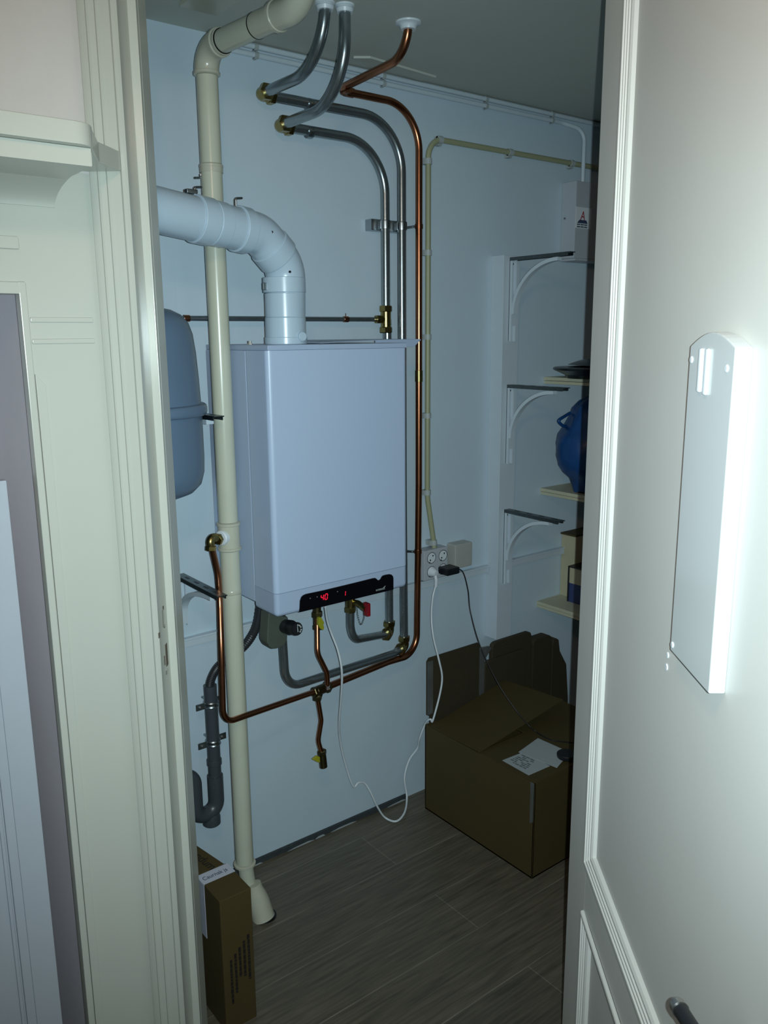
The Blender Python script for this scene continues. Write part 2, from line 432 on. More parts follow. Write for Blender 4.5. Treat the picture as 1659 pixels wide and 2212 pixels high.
# ------------------------------------------------------------------ the open door on the right
L0 = 0.360
DH = 1.587                                       # the face of the door we see
DM = Matrix(((-DV.x, -LV.x, 0, LV.x * L0 + DV.x * DH), (-DV.y, -LV.y, 0, LV.y * L0 + DV.y * DH), (0, 0, 1, 0), (0, 0, 0, 1)))   # s along leaf from hinge, n off its face
def dl(s_, n, z): return DM @ Vector((s_, n, z))
dr = bpy.data.objects.new('door_1', None); COL.objects.link(dr); dr.location = dl(0, 0, 0); dr['kind'] = 'structure'
SF = .885
b = nb(); box(b, 0.004, .150, -.040, 0, .012, 2.34, .0015, DM); box(b, .150, SF, -.040, 0, .598, .702, .0008, DM); box(b, .150, SF, -.040, 0, 2.24, 2.34, .0008, DM); box(b, .150, SF, -.040, 0, .012, .12, .0008, DM)
obj('leaf_frame', b, M['doorpaint'], dr)
obj('panel', box(nb(), .148, SF, -.036, -.009, .69, 2.25, 0, DM), M['doorpaint'], dr)
obj('panel', box(nb(), .148, SF, -.036, -.009, .11, .61, 0, DM), M['doorpaint'], dr)
def mould(s0, z0, s1, z1):
    # ridged strip around a panel: left upright, top and bottom rails, mitred
    pr = [(-.0, 0), (.0008, .0055), (.003, .0068), (.0085, .0066), (.0095, .0040), (.0155, .0044), (.0165, .0018), (.0225, .0022), (.0235, -.0004), (.030, .0), (.0345, -.003), (.0375, -.009), (0, -.009)]
    bm_ = nb()
    for i in range(len(pr)):
        (t0, h0), (t1, h1) = pr[i], pr[(i + 1) % len(pr)]
        if i == len(pr) - 1 or i == len(pr) - 2: continue
        A = [dl(s1, h0, z0 + t0), dl(s0 + t0, h0, z0 + t0), dl(s0 + t0, h0, z1 - t0), dl(s1, h0, z1 - t0)]
        B = [dl(s1, h1, z0 + t1), dl(s0 + t1, h1, z0 + t1), dl(s0 + t1, h1, z1 - t1), dl(s1, h1, z1 - t1)]
        va = [bm_.verts.new(p) for p in A]; vb = [bm_.verts.new(p) for p in B]
        for k in range(3): bm_.faces.new((va[k], va[k + 1], vb[k + 1], vb[k]))
    return bm_
obj('panel_moulding', mould(.150, .702, SF, 2.24), M['doorpaint'], dr, ang=25)
obj('panel_moulding', mould(.146, .115, SF, .596), M['doorpaint'], dr, ang=25)
# cover plate over the old lock opening
pts = [(.567, 1.300), (.702, 1.300), (.702, 1.684)]
for k in range(1, 10):
    t = k / 10; pts.append((.702 - .135 * t, 1.684 + .016 * math.sin(PI * t)))
pts.append((.567, 1.684))
cp = obj('cover_plate', prism(nb(), [dl(a_, -.009, z) for a_, z in pts], -LV * .019, .002), mat('plate_white_enamel', (.56, .59, .59), .2, var=.01), dr)
for a_, z in ((.575, 1.668), (.684, 1.662), (.575, 1.310)): obj('screw', cyl(nb(), dl(a_, .009, z), dl(a_, .0115, z), .0042, 12, .0008), M['whitep'], cp)
b = nb(); box(b, .606, .614, .0095, .014, 1.632, 1.682, .002, DM)
obj('raised_bar', b, M['whitep'], cp)
obj('raised_bar', box(nb(), .625, .634, .0095, .014, 1.630, 1.682, .002, DM), M['whitep'], cp)
# old paint chips, and the lever handle low on the closing stile
obj('paint_chip', cyl(nb(), dl(.505, -.009, 1.268), dl(.505, -.0075, 1.268), .004, 8), M['whitep'], dr)
obj('paint_chip', cyl(nb(), dl(.503, -.009, 1.250), dl(.503, -.0075, 1.250), .005, 7), M['whitep'], dr)
hd = obj('handle', sweep(nb(), fillet([dl(.770, .040, .944), dl(.848, .040, .966)], 0), .0088, 20), M['black'], dr, 'black grip of the door handle')
b = nb(); lathe(b, dl(.770, .040, .944), dl(.750, .040, .938) - dl(.770, .040, .944), [(0, .0098), (.010, .0098), (.015, .0084), (.018, .005), (.019, 0)], 24)
obj('end_cap', b, M['alloy'], hd, 'satin metal end of the handle')
b = nb(); cyl(b, dl(.855, -.009, .968), dl(.855, .040, .968), .009); lathe(b, dl(.855, -.009, .968), -LV, [(0, .024), (.006, .024), (.009, .020), (.009, 0)]); cyl(b, dl(.846, .040, .966), dl(.866, .040, .970), .0098)
obj('handle_neck', b, M['alloy'], hd)
# hinges at the far edge
for z in (.25, 1.2, 2.1):
    obj('hinge', cyl(nb(), dl(.006, -.044, z), dl(.006, -.044, z + .09), .006, 14), M['doorpaint'], dr)

# ------------------------------------------------------------------ boiler
BX0, BX1, BY0, BY1, BZ0, BZ1 = 1.061, 1.511, 1.830, 2.170, .966, 1.672
bo = thing('wall_boiler', 'white wall-hung heating boiler with a black control strip at its foot', 'boiler', (1.286, 2.0, BZ0))
ZS = 1.0355
obj('front_cover', box(nb(), BX0, BX1, BY0, 1.948, ZS, 1.6635, .014, seg=4, edges='v'), M['boiler'], bo)
obj('rear_casing', box(nb(), BX0 + .002, BX1 - .002, 1.944, BY1, BZ0 + .02, 1.664, .004), M['boiler'], bo)
obj('lower_cover', box(nb(), BX0 + .0005, BX1 - .0005, BY0 + .0005, 1.950, BZ0 + .003, ZS - .0012, .0135, seg=4, edges='vb'), M['boiler2'], bo)
tp = obj('top_rim', box(nb(), BX0 + .004, BX1, BY0 + .001, BY1, 1.6635, 1.6772, .0025), M['boiler2'], bo)
q = [aty(u, v, 1.95) for u, v in ((878, 736), (909, 735), (894, 756), (878, 757))]
b = nb(); prism(b, [(BX1 - .02, 1.952, 1.684), (q[1].x, 1.952, 1.684), (q[2].x, 1.952, 1.664), (BX1 - .02, 1.952, 1.664)], (0, -.003, 0))
prism(b, [(BX0 + .206, 1.90, 1.6785), (BX1, 1.952, 1.684), (q[1].x, 1.952, 1.684), (q[1].x - .01, 2.10, 1.685), (BX0 + .206, 2.10, 1.685)], (0, 0, .002))
obj('top_plate', b, M['boiler2'], bo)
p = aty(514, 741, 1.99)
b = nb(); lathe(b, (1.085, 1.955, 1.677), (0, 0, 1), [(0, .0075), (.003, .0075), (.003, .0045), (.010, .0045), (.010, 0)], 6)
obj('nut', b, M['alloy'], tp)
pp = [(646.5, 1329), (647.4, 1298), (650, 1290), (654, 1286), (660, 1283), (700, 1274.5), (760, 1260), (805, 1248.8), (810, 1248.3), (813, 1250.5), (815.5, 1253), (818.5, 1253), (821.5, 1250.5), (824, 1245.5), (827, 1243), (833, 1241.2), (840.5, 1240), (845, 1241), (848, 1244.5), (849, 1249), (849, 1273), (846.5, 1277.5)]
pc = [aty(u, v, BY0) for u, v in pp]
zmin = BZ0 + .006
pc = [Vector((c_.x, BY0 - .0022, max(c_.z, zmin))) for c_ in pc]
cpn = obj('control_panel', prism(nb(), pc, (0, .004, 0)), M['panel'], bo, 'glossy black control strip')
# digits, indicator dots and lettering on the strip
def segdigit(bm_, x, z, segs, wd, ht, th, sl=.12):
    Yp = BY0 - .0024
    def pt(a_, c_): return (x + a_ * wd + sl * c_ * ht, Yp, z + c_ * ht)
    S = {'a': ((0, 1), (1, 1)), 'b': ((1, 1), (1, .5)), 'c': ((1, .5), (1, 0)), 'd': ((0, 0), (1, 0)), 'e': ((0, .5), (0, 0)), 'f': ((0, 1), (0, .5)), 'g': ((0, .5), (1, .5))}
    for k in segs:
        a_, c_ = Vector(pt(*S[k][0])), Vector(pt(*S[k][1]))
        dd = (c_ - a_).normalized(); nn = dd.cross(Vector((0, 1, 0))) * th / 2
        a_ += dd * th * .3; c_ -= dd * th * .3
        prism(bm_, [a_ - nn, c_ - nn, c_ + nn, a_ + nn], (0, -.0004, 0))
d0 = aty(692, 1297, BY0); d1 = aty(744, 1285, BY0)
for lab, x_, z_, sg_, w_, h_, t_ in (('red lit digit 4', d0.x, d0.z, 'fgbc', .0080, .0155, .0026), ('red lit digit 0', d0.x + .0130, d0.z, 'abcdef', .0080, .0155, .0026), ('red lit digit 1', d1.x, d1.z - .002, 'bc', .001, .013, .0022)):
    b = nb(); segdigit(b, x_, z_, sg_, w_, h_, t_); obj('display_digit', b, M['led'], cpn, lab)
for u, v in ((669, 1292), (684, 1289), (728, 1277.5)):
    c_ = aty(u, v, BY0); obj('indicator', cyl(nb(), (c_.x, BY0 - .0026, c_.z), (c_.x, BY0 - .002, c_.z), .0018, 10), M['ink'], cpn)
c_ = aty(811, 1276.8, BY0)
text('lettering', 'INTERGAS', M['clipg'], cpn, (c_.x, BY0 - .0026, c_.z), (1, 0, 0), (0, 0, 1), .0072, sx=.98)
c_ = aty(828, 1267.5, BY0)
obj('emblem', prism(nb(), [(c_.x - .004, BY0 - .0024, c_.z - .002), (c_.x + .003, BY0 - .0024, c_.z - .002), (c_.x + .006, BY0 - .0024, c_.z + .003)], (0, -.0004, 0)), M['clipg'], cpn)
# underside: siphon, gauge
sg = [aty(u, v, 1.93) for u, v in ((574, 1320), (571, 1370), (571, 1385), (576, 1395), (583, 1400), (592, 1399), (603, 1396), (612, 1388), (616, 1375), (618, 1330))]
obj('siphon_cup', prism(nb(), [(a_.x, 1.915, min(a_.z, BZ0 + .004)) for a_ in sg], (0, .045, 0), .006), M['greysip'], bo, 'olive grey plastic siphon cup')
g0 = aty(612, 1352, 1.925); g1 = aty(643, 1359, 1.85)
gd = (g1 - g0)
b = nb(); lathe(b, g0, gd, [(0, .019), (gd.length * .55, .021), (gd.length * .62, .0175), (gd.length * .95, .0185), (gd.length, .016), (gd.length, 0)], 28)
ga = obj('pressure_gauge', b, M['black'], bo, 'black round pressure gauge')
n_ = gd.normalized(); e1_ = n_.cross(_up).normalized(); e2_ = e1_.cross(n_)
b = nb()
for ang in (100, 130, 160, 200, 230):
    a_ = math.radians(ang); o_ = g1 + n_ * .0003 + e1_ * math.cos(a_) * .011 + e2_ * math.sin(a_) * .011
    dd = (e1_ * math.cos(a_) + e2_ * math.sin(a_)) * .002; tt = (e2_ * math.cos(a_) - e1_ * math.sin(a_)) * .0022
    prism(b, [o_ - dd - tt, o_ + dd - tt, o_ + dd + tt, o_ - dd + tt], n_ * .0004)
prism(b, [g1 - e2_ * .008 - e1_ * .0012, g1 - e2_ * .008 + e1_ * .0012, g1 + e2_ * .008 + e1_ * .0008, g1 + e2_ * .008 - e1_ * .0008], n_ * .0006)
obj('dial_marks', b, M['clipg'], ga)

# ------------------------------------------------------------------ flue
FR = .0515
F0 = aty(618, 738, 1.95); F1 = aty(617, 575, 1.95); F2 = aty(561, 506, 1.935); F3 = aty(345, 455, 1.885)
F0.z = 1.679
F4 = F3 + (F3 - F2).normalized() * .22
fu = thing('boiler_flue', 'thick white plastic flue pipe bending from the boiler top off to the left', 'flue pipe', (F0.x, F0.y, 1.675))
path = fillet([F0, F1, F2, F4], .075, 12)
obj('pipe', sweep(nb(), path, FR, 40), M['flue'], fu)
def along(A, B, t0, t1): return A + (B - A) * t0, A + (B - A) * t1
def ring(p0, p1, r, name, m, par, bev=.0015): return obj(name, cyl(nb(), p0, p1, r, 40, bev), m, par)
def onpath(u, v, y): return aty(u, v, y)
ax = (F2 - F1).normalized(); hx = (F4 - F2).normalized()
zv = lambda v: aty(617.5, v, 1.95).z
ring((F0.x, 1.95, zv(633)), (F0.x, 1.95, zv(600)), FR + .0045, 'socket_collar', M['flue'], fu)
ring((F0.x, 1.95, zv(686)), (F0.x, 1.95, zv(634)), FR + .001, 'sleeve', M['flue'], fu)
ring((F0.x, 1.95, 1.678), (F0.x, 1.95, zv(686)), FR + .0025, 'base_socket', M['flue'], fu)
ring((F0.x, 1.95, 1.6773), (F0.x, 1.95, zv(728)), FR + .005, 'base_flange', M['flue'], fu)
mid = (F1 + F2) / 2
ring(mid - ax * .024, mid + ax * .018, FR + .0035, 'bend_collar', M['flue'], fu)
def hpt(u):          # point on the sloping run below a pixel column
    best = min((F2 + hx * (k * .004) for k in range(120)), key=lambda p_: abs(829.5 + FPX * ((p_ - CP) @ CR) / ((p_ - CP) @ CF) - u))
    return best
p5, p6, p7, p8 = hpt(511), hpt(527), hpt(418), hpt(448)
ring(hpt(510), hpt(531), FR + .0045, 'socket_collar', M['flue'], fu)
ring(p7, hpt(452), FR + .0045, 'socket_collar', M['flue'], fu)
ring(hpt(453), hpt(480), FR + .002, 'sleeve', M['flue'], fu)
b = nb(); g_ = aty(652, 727, 1.895); cyl(b, (g_.x, 1.915, g_.z), (g_.x, 1.888, g_.z), .0125, 24, .002)
obj('test_cap', b, M['flue'], fu)
def hook(p_, s_=1.0):
    pts_ = [p_ + Vector((0, .0, -.004)), p_ + Vector((0, 0, .014 * s_)), p_ + Vector((.018 * s_, .0, .016 * s_))]
    return tube(nb(), pts_, .0028, .006, 8)
obj('clamp_screw', hook(hpt(513) + Vector((0, 0, FR + .006))), M['steel'], fu)
b = hook(hpt(425) + Vector((0, 0, FR + .006))); box(b, hpt(415).x - .012, hpt(428).x, hpt(420).y - .008, hpt(420).y + .008, hpt(420).z + FR + .004, hpt(420).z + FR + .014, .002)
obj('clamp_screw', b, M['steel'], fu)
obj('rivet', cyl(nb(), aty(588, 501, 1.884), aty(588, 501, 1.884) + Vector((0, .004, 0)), .003, 10), M['rubber'], fu)
obj('rivet', cyl(nb(), aty(627, 587, 1.897), aty(627, 587, 1.897) + Vector((0, .004, 0)), .003, 10), M['rubber'], fu)
b = nb(); box(b, F0.x - FR - .014, F0.x - FR + .002, 1.945, 1.952, zv(628), zv(612), .002)
obj('clamp_ear', b, M['steel'], fu)

# ------------------------------------------------------------------ cream soil pipe
PX, PY, PR = 1.027, 2.01, .0265
zp = lambda u, v: aty(u, v, PY).z
so = thing('soil_pipe', 'cream plastic waste pipe running from ceiling to floor left of the boiler', 'waste pipe', (PX, PY, 0))
ztop = aty(455, 108, PY).z
obj('pipe', cyl(nb(), (PX, PY, zp(525, 1862)), (PX, PY, ztop - .05), PR, 36), M['cream'], so)
H1 = atz(606, 32, ztop); hdv = (H1 - Vector((PX, PY, ztop))).normalized()
P0 = Vector((PX, PY, ztop))
obj('top_elbow', sweep(nb(), fillet([(PX, PY, zp(447, 160)), P0, P0 + hdv * .075], .05, 14), PR + .0035, 36), M['creamd'], so)
obj('top_run', cyl(nb(), P0 + hdv * .06, H1, PR, 36), M['cream'], so)
obj('elbow_rim', cyl(nb(), P0 + hdv * .052, P0 + hdv * .066, PR + .0065, 36, .002), M['creamd'], so)
obj('seal', cyl(nb(), P0 + hdv * .076, P0 + hdv * .0795, PR + .0018, 36), M['rubber'], so)
Lh = (H1 - P0).length
obj('seal', cyl(nb(), P0 + hdv * (Lh * .70), P0 + hdv * (Lh * .70 + .003), PR + .0018, 36), M['rubber'], so)
obj('socket', cyl(nb(), P0 + hdv * (Lh * .71), P0 + hdv * (Lh * .97), PR + .0012, 36), M['creamd'], so)
obj('ceiling_elbow', sweep(nb(), fillet([H1 - hdv * .01, H1 + hdv * .085, H1 + hdv * .085 + Vector((0, 0, CEIL - .002 - ztop))], .06, 14), PR + .004, 36), M['creamd'], so)
obj('elbow_rim', cyl(nb(), H1 - hdv * .018, H1 - hdv * .004, PR + .0065, 36, .002), M['creamd'], so)
b = nb(); box(b, PX - .045, PX + .055, PY - .13, PY + .04, 2.4765, 2.486, .001)
obj('ceiling_plate', b, M['creamd'], so)
for (u, v, r) in ((448, 160, .006), (457, 360, .003), (492, 1131, .006), (496, 1184, .006), (500, 1277, .0012), (526, 1866, .006)):
    z = zp(u, v); obj('ring', lathe(nb(), (PX, PY, z - .006), (0, 0, 1), [(0, PR), (.003, PR + r), (.009, PR + r), (.012, PR)], 36), M['creamd'], so)
obj('coupling', cyl(nb(), (PX, PY, zp(457, 374)), (PX, PY, zp(457, 360)), PR + .0022, 36), M['creamd'], so)
obj('tee', cyl(nb(), (PX, PY, zp(496, 1184)), (PX, PY, zp(492, 1131)), PR + .0032, 36), M['creamd'], so)
zt = zp(475, 1160)
td = Vector((-.80, -.35, 0)).normalized(); tp0 = Vector((PX, PY, zt))
obj('branch_socket', lathe(nb(), tp0 + td * .015, td, [(0, .0205), (.019, .0205), (.022, .018), (.022, 0)], 30), M['whitep'], so, 'white branch socket')
obj('pipe_clip', hook(Vector((PX - PR - .004, PY, zp(430, 372))), -.9), M['steel'], so)
# foot: offset elbow onto the floor
z0 = zp(525, 1868); ft = Vector((1.052, 1.955, 0))
obj('foot_pipe', sweep(nb(), fillet([(PX, PY, z0 + .01), (PX + .006, PY - .008, .075), (1.045, 1.965, .065), (1.052, 1.955, .0)], .02), PR - .004, 30), M['cream'], so)
obj('floor_elbow', lathe(nb(), ft, (Vector((1.036, 1.985, .112)) - ft), [(0, .0345), (.005, .0335), (.03, .0335), (.055, .0325), (.078, .029), (.094, .024), (.1, .0245), (.108, .0235), (.108, 0)], 30), M['creamd'], so)
obj('floor_seal', lathe(nb(), ft + Vector((.006, .003, 0)), (0, 0, 1), [(0, .035), (.003, .035), (.003, 0)], 30), M['rubber'], so)

# ------------------------------------------------------------------ galvanised heating pipes
YP, ZR = 2.15, .0142
def brass_elbow(par, c_, d1, d2, r=.0175):
    c_ = Vector(c_); d1 = Vector(d1).normalized(); d2 = Vector(d2).normalized()
    b_ = nb(); tube(b_, [c_ + d1 * .026, c_, c_ + d2 * .026], r, .012, 20)
    e_ = obj('elbow_fitting', b_, M['brass'], par)
    for d_ in (d1, d2):
        obj('compression_nut', hexnut(nb(), c_ + d_ * .032, d_, r * 1.32, .018), M['brass'], e_)
    return e_
def rosette(par, x, y, k=1.0):
    obj('ceiling_rosette', lathe(nb(), (x, y, CEIL), (0, 0, -1), [(0, .034 * k), (.004, .033 * k), (.006, .026 * k), (.010, .022), (.018, .0195), (.018, 0)], 32), M['whitep'], par)
def pipe_clip(par, p_, d_, r, name='pipe_clip'):
    p_ = Vector(p_); d_ = Vector(d_).normalized()
    obj(name, lathe(nb(), p_ - d_ * .009, d_, [(0, r), (.0, r + .0022), (.005, r + .003), (.013, r + .003), (.018, r + .0022), (.018, r)], 24), M['steel'], par)
h1 = thing('heating_pipe', 'galvanised heating pipe of the lower brass elbow, with the brass tee above the boiler', 'heating pipe', (1.687, YP, .75), 'galvanised heating pipes')
E1 = Vector((1.313, YP, 2.272)); V1 = aty(833, 600, YP).x
obj('pipe', tube(nb(), [(E1.x, 1.827, CEIL), (E1.x, 1.827, E1.z), (E1.x, YP - .02, E1.z)], ZR, .15), M['zinc'], h1)
brass_elbow(h1, E1, (0, -1, 0), (1, 0, 0))
ztee = aty(833, 690, YP).z
obj('pipe', tube(nb(), [(E1.x + .02, YP, E1.z), (V1, YP, E1.z), (V1, YP, ztee)], ZR, .15), M['zinc'], h1)
b = nb(); cyl(b, (V1, YP, ztee - .035), (V1, YP, ztee + .035), .0165, 24, .001); cyl(b, (V1, YP, ztee), (V1 - .03, YP, ztee), .011, 20)
te = obj('tee_fitting', b, M['brass'], h1, 'brass tee')
for dz in (-.033, .033): obj('compression_nut', hexnut(nb(), (V1, YP, ztee + dz), (0, 0, 1), .0215, .019), M['brass'], te)
obj('compression_nut', hexnut(nb(), (V1 - .032, YP, ztee), (1, 0, 0), .014, .016), M['brass'], te)
Q1 = aty(841, 1366, YP)
obj('pipe', cyl(nb(), (Q1.x, YP, Q1.z), (Q1.x, YP, ztee), ZR, 24), M['zinc'], h1)
ql = [aty(822, 1380, 2.10), aty(770, 1374, 2.03), aty(757, 1340, 2.015), aty(757, 1318, 2.015)]
dq = (ql[0] - Q1)
brass_elbow(h1, Q1, (0, 0, 1), dq, .0165)
qp = fillet([Q1 + dq.normalized() * .02, aty(757, 1384, 2.015), aty(757, 1308, 2.015)], .075)
obj('pipe', sweep(nb(), qp, ZR - .0015, 20), M['zinc'], h1)
qt = aty(757, 1312, 2.015)
b = nb(); cyl(b, qt + Vector((0, 0, -.012)), (qt.x, qt.y, BZ0 + .0195), .0155, 20); tf = obj('tap_body', b, M['brass'], h1)
obj('compression_nut', hexnut(nb(), qt + Vector((0, 0, -.006)), (0, 0, 1), .0185, .018), M['brass'], tf)
tc0 = qt + Vector((.006, -.004, .016)); tc1 = aty(790, 1316, 1.95)
obj('drain_tap', tube(nb(), [tc0, aty(773, 1303, 1.985), tc1], .0095, .012, 16), M['brass'], h1)
rc = aty(793, 1316, 1.945)
obj('tap_cap', box(nb(), rc.x - .0055, rc.x + .0055, rc.y - .012, rc.y + .012, rc.z - .021, rc.z + .021, .003), M['red'], h1, 'red drain tap cap')
ck = [aty(772, 1312, 1.975), aty(773.5, 1330, 1.97), aty(780, 1349, 1.965), aty(786, 1338, 1.96), aty(788, 1325, 1.95)]
ckp = smooth_path(ck, 5); b = nb()
for p_ in ckp: 
    t_ = bmesh.new(); bmesh.ops.create_icosphere(t_, subdivisions=1, radius=.0017, matrix=Matrix.Translation(p_)); merge(b, t_)
sweep(b, ckp, .0006, 6)
obj('chain', b, M['steel'], h1)
rosette(h1, E1.x, 1.827, .72)
pipe_clip(h1, aty(668, 286, YP), (1, 0, 0), ZR)

h2 = thing('heating_pipe', 'galvanised heating pipe of the upper brass elbow, next to the copper riser', 'heating pipe', (1.755, YP, .70), 'galvanised heating pipes')
E2 = Vector((1.258, YP, 2.345)); V2 = aty(868, 600, YP).x
obj('pipe', tube(nb(), [(1.265, 1.842, CEIL), (1.263, 1.842, E2.z), (E2.x, YP - .02, E2.z)], ZR, .14), M['zinc'], h2)
brass_elbow(h2, E2, (0, -1, 0), (1, 0, 0))
Q2 = aty(873, 1398, YP)
obj('pipe', tube(nb(), [(E2.x + .02, YP, E2.z), (V2, YP, E2.z), (V2, YP, 1.2), (Q2.x, YP, Q2.z)], ZR, .15), M['zinc'], h2)
ql = [aty(850, 1412, 2.11), aty(640, 1481, 2.0), aty(606, 1340, 1.985)]
brass_elbow(h2, Q2, (0, 0, 1), ql[0] - Q2, .0165)
rr_ = fillet([Q2 + (ql[0] - Q2).normalized() * .02, ql[0], aty(618, 1487, 2.0), aty(606, 1335, 1.985)], [.02, .075])
rr_[-1].z = BZ0 + .015
obj('pipe', sweep(nb(), rr_, ZR - .0015, 22), M['zinc'], h2)
rosette(h2, 1.265, 1.842, .72)
pipe_clip(h2, aty(668, 226, YP), (1, 0, 0), ZR)
cl = thing('double_pipe_clamp', 'dark steel double clamp holding both galvanised risers to the wall', 'pipe clamp', (1.72, 2.19, 1.95))
zc = aty(850, 487, YP).z
b = nb(); box(b, V1 - .042, V2 + .02, 2.166, 2.199, zc - .017, zc + .017, .002)
obj('back_bar', b, M['steel'], cl)
for X_ in (V1, V2):
    obj('ring', lathe(nb(), (X_, YP, zc - .0125), (0, 0, 1), [(0, ZR + .0009), (0, ZR + .0025), (.003, ZR + .0032), (.022, ZR + .0032), (.025, ZR + .0025), (.025, ZR + .0009), (0, ZR + .0009)], 24, cap=False), M['steel'], cl)

# ------------------------------------------------------------------ copper water pipe
RC = .0112
XC = aty(905, 600, YP).x; 
cu = thing('copper_water_pipe', 'long copper water pipe from the ceiling round the right and bottom of the boiler', 'water pipe', (XC, YP, .5))
c0 = Vector((1.511, 1.823, CEIL)); zc2 = 2.397
cz = aty(800, 209, YP)
obj('pipe', tube(nb(), [c0, (1.511, 1.823, zc2 + .012), (1.528, YP - .012, zc2 + .006)], RC, .115), M['copper'], cu)
b = nb(); tube(b, [(1.530, YP - .035, cz.z), (1.530, YP, cz.z), (1.530 + .04, YP, cz.z)], RC + .0022, .016, 18)
obj('elbow_fitting', b, M['copper'], cu)
lowR = aty(903, 1340, YP)
tee = aty(692, 1490, 2.065)
t1 = aty(838, 1430, 2.125)
corner = aty(900, 1412, YP)
lw = fillet([(1.530, YP, cz.z), (XC, YP, cz.z), (XC, YP, 1.2), (lowR.x, YP, .95), corner, t1, tee], [.13, .3, .3, .085, .1])
obj('pipe', sweep(nb(), lw, RC, 20), M['copper'], cu)
k0 = aty(497, 1557, 1.955)
lf = aty(478, 1400, 1.955); lf3 = aty(457, 1180, 1.985)
cor = aty(482, 1563, 1.945)
lw2 = fillet([tee, cor, lf, aty(474.5, 1290, 2.004), aty(471, 1240, 2.004), lf3], [.045, .3, .2, .1])
obj('pipe', sweep(nb(), lw2, .0087, 20), M['copper'], cu)
obj('coupling', cyl(nb(), aty(901, 800, YP) * 0 + Vector((XC, YP, aty(902, 825, YP).z)), Vector((XC, YP, aty(902, 800, YP).z)), RC + .0018, 20, .0008), M['brass'], cu, 'brass coupling')
d_ = (tee - t1).normalized()
b = nb(); cyl(b, tee - d_ * .028, tee + d_ * .02, .0155, 20, .001); cyl(b, tee, aty(686, 1507, 2.065), .0125, 18)
tf = obj('tee_fitting', b, M['brassd'], cu, 'dull brass tee')
obj('compression_nut', hexnut(nb(), tee + d_ * .025, d_, .0165, .014), M['brassd'], tf)
obj('compression_nut', hexnut(nb(), tee - d_ * .03, d_, .019, .016), M['brassd'], tf)
obj('compression_nut', hexnut(nb(), aty(685.5, 1507, 2.065), (0, 0, 1), .0150, .016), M['brassd'], tf)
# upper gas tap branch
gv = [aty(685, 1325, 2.01), aty(686, 1412, 1.98), aty(706, 1452, 1.98), aty(707.5, 1478, 1.988), aty(707, 1486, 2.05)]
obj('branch_pipe', sweep(nb(), fillet(gv, [.045, .045, .012]), .0078, 18), M['copper'], cu)
vt = aty(685.5, 1335, 2.01)
b = nb(); cyl(b, (vt.x, vt.y, vt.z - .03), (vt.x, vt.y, BZ0 + .012), .012, 20, .001)
va = obj('valve_body', b, M['brassd'], cu)
obj('compression_nut', hexnut(nb(), (vt.x, vt.y, vt.z + .012), (0, 0, 1), .0165, .018), M['brassd'], va)
obj('compression_nut', hexnut(nb(), (vt.x, vt.y, vt.z - .028), (0, 0, 1), .0145, .015), M['brassd'], va)
yv = [aty(u, v, 1.985) for u, v in ((689, 1335), (694, 1333), (697, 1338), (701, 1345), (699, 1350), (701, 1355), (699, 1362), (693, 1359), (688, 1350))]
obj('lever', prism(nb(), [(p_.x, 1.985, p_.z) for p_ in yv], (0, .012, 0), .002), M['yellow'], va, 'yellow tap lever')
# lower tap branch
lp = fillet([aty(686, 1507, 2.065), aty(694, 1556, 2.065), aty(687, 1600, 2.065), aty(697, 1634, 2.065)], .05)
obj('branch_pipe', sweep(nb(), lp, .0078, 18), M['copper'], cu)
v0, v1 = aty(695.5, 1625, 2.065), aty(699, 1657, 2.065)
b = nb(); cyl(b, v0, v1, .0125, 20, .001)
vb = obj('valve_body', b, M['brassd'], cu)
obj('compression_nut', hexnut(nb(), v0, v1 - v0, .0150, .015), M['brassd'], vb)
yl = [aty(u, v, 2.06) for u, v in ((674, 1640), (684, 1632), (690, 1634), (690, 1646), (685, 1646))]
obj('lever', prism(nb(), [(p_.x, 2.055, p_.z) for p_ in yl], (0, .010, 0), .002), M['yellow'], vb, 'yellow tap lever')
# brass elbow into the waste tee
ec = aty(453, 1165, 1.965)
b = nb(); tube(b, [aty(457, 1188, 1.983), aty(452, 1160, 1.983), tp0 + td * .042 + Vector((0, 0, .002))], .0115, .012, 18)
eb = obj('elbow_fitting', b, M['brass'], cu)
obj('compression_nut', hexnut(nb(), aty(455.5, 1184, 1.983), (.1, 0, 1), .0145, .013), M['brass'], eb)
obj('compression_nut', hexnut(nb(), tp0 + td * .0465, td, .0165, .010), M['brass'], eb)
rosette(cu, 1.511, 1.823)
for (u, v) in ((901, 489), (899, 1192)):
    p_ = aty(u, v, YP); p_.x = XC if v < 1000 else lowR.x
    pc_ = obj('pipe_clip', lathe(nb(), (p_.x, YP, p_.z - .007), (0, 0, 1), [(0, RC), (0, RC + .002), (.014, RC + .002), (.014, RC)], 20), M['copper'], cu)
    b = nb(); cyl(b, (p_.x - RC, YP + .004, p_.z), (p_.x - RC - .012, YP + .03, p_.z - .002), .0045, 10); cyl(b, (p_.x - RC - .006, YP + .01, p_.z), (p_.x - RC - .022, YP + .048, p_.z - .004), .003, 10)
    obj('clip_stud', b, M['steel'], pc_)

# ------------------------------------------------------------------ pipe to the expansion vessel
vp = thing('vessel_pipe', 'thin dark steel pipe running level from the brass tee to the grey vessel', 'water pipe', (1.3, 2.155, ztee))
obj('pipe', cyl(nb(), (.90, 2.155, ztee), (V1 - .0405, 2.155, ztee), .0072, 16), M['zinc'], vp)
for u in (403, 747):
    X_ = aty(u, 690, 2.155).x
    b = nb(); cyl(b, (X_ - .008, 2.155, ztee), (X_ + .008, 2.155, ztee), .0092, 16); cyl(b, (X_, 2.155, ztee), (X_, 2.199, ztee), .004, 10)
    if u == 747: cyl(b, (X_, 2.155, ztee), (X_, 2.155, ztee + .018), .0013, 6)
    obj('pipe_clip', b, M['copper'], vp)

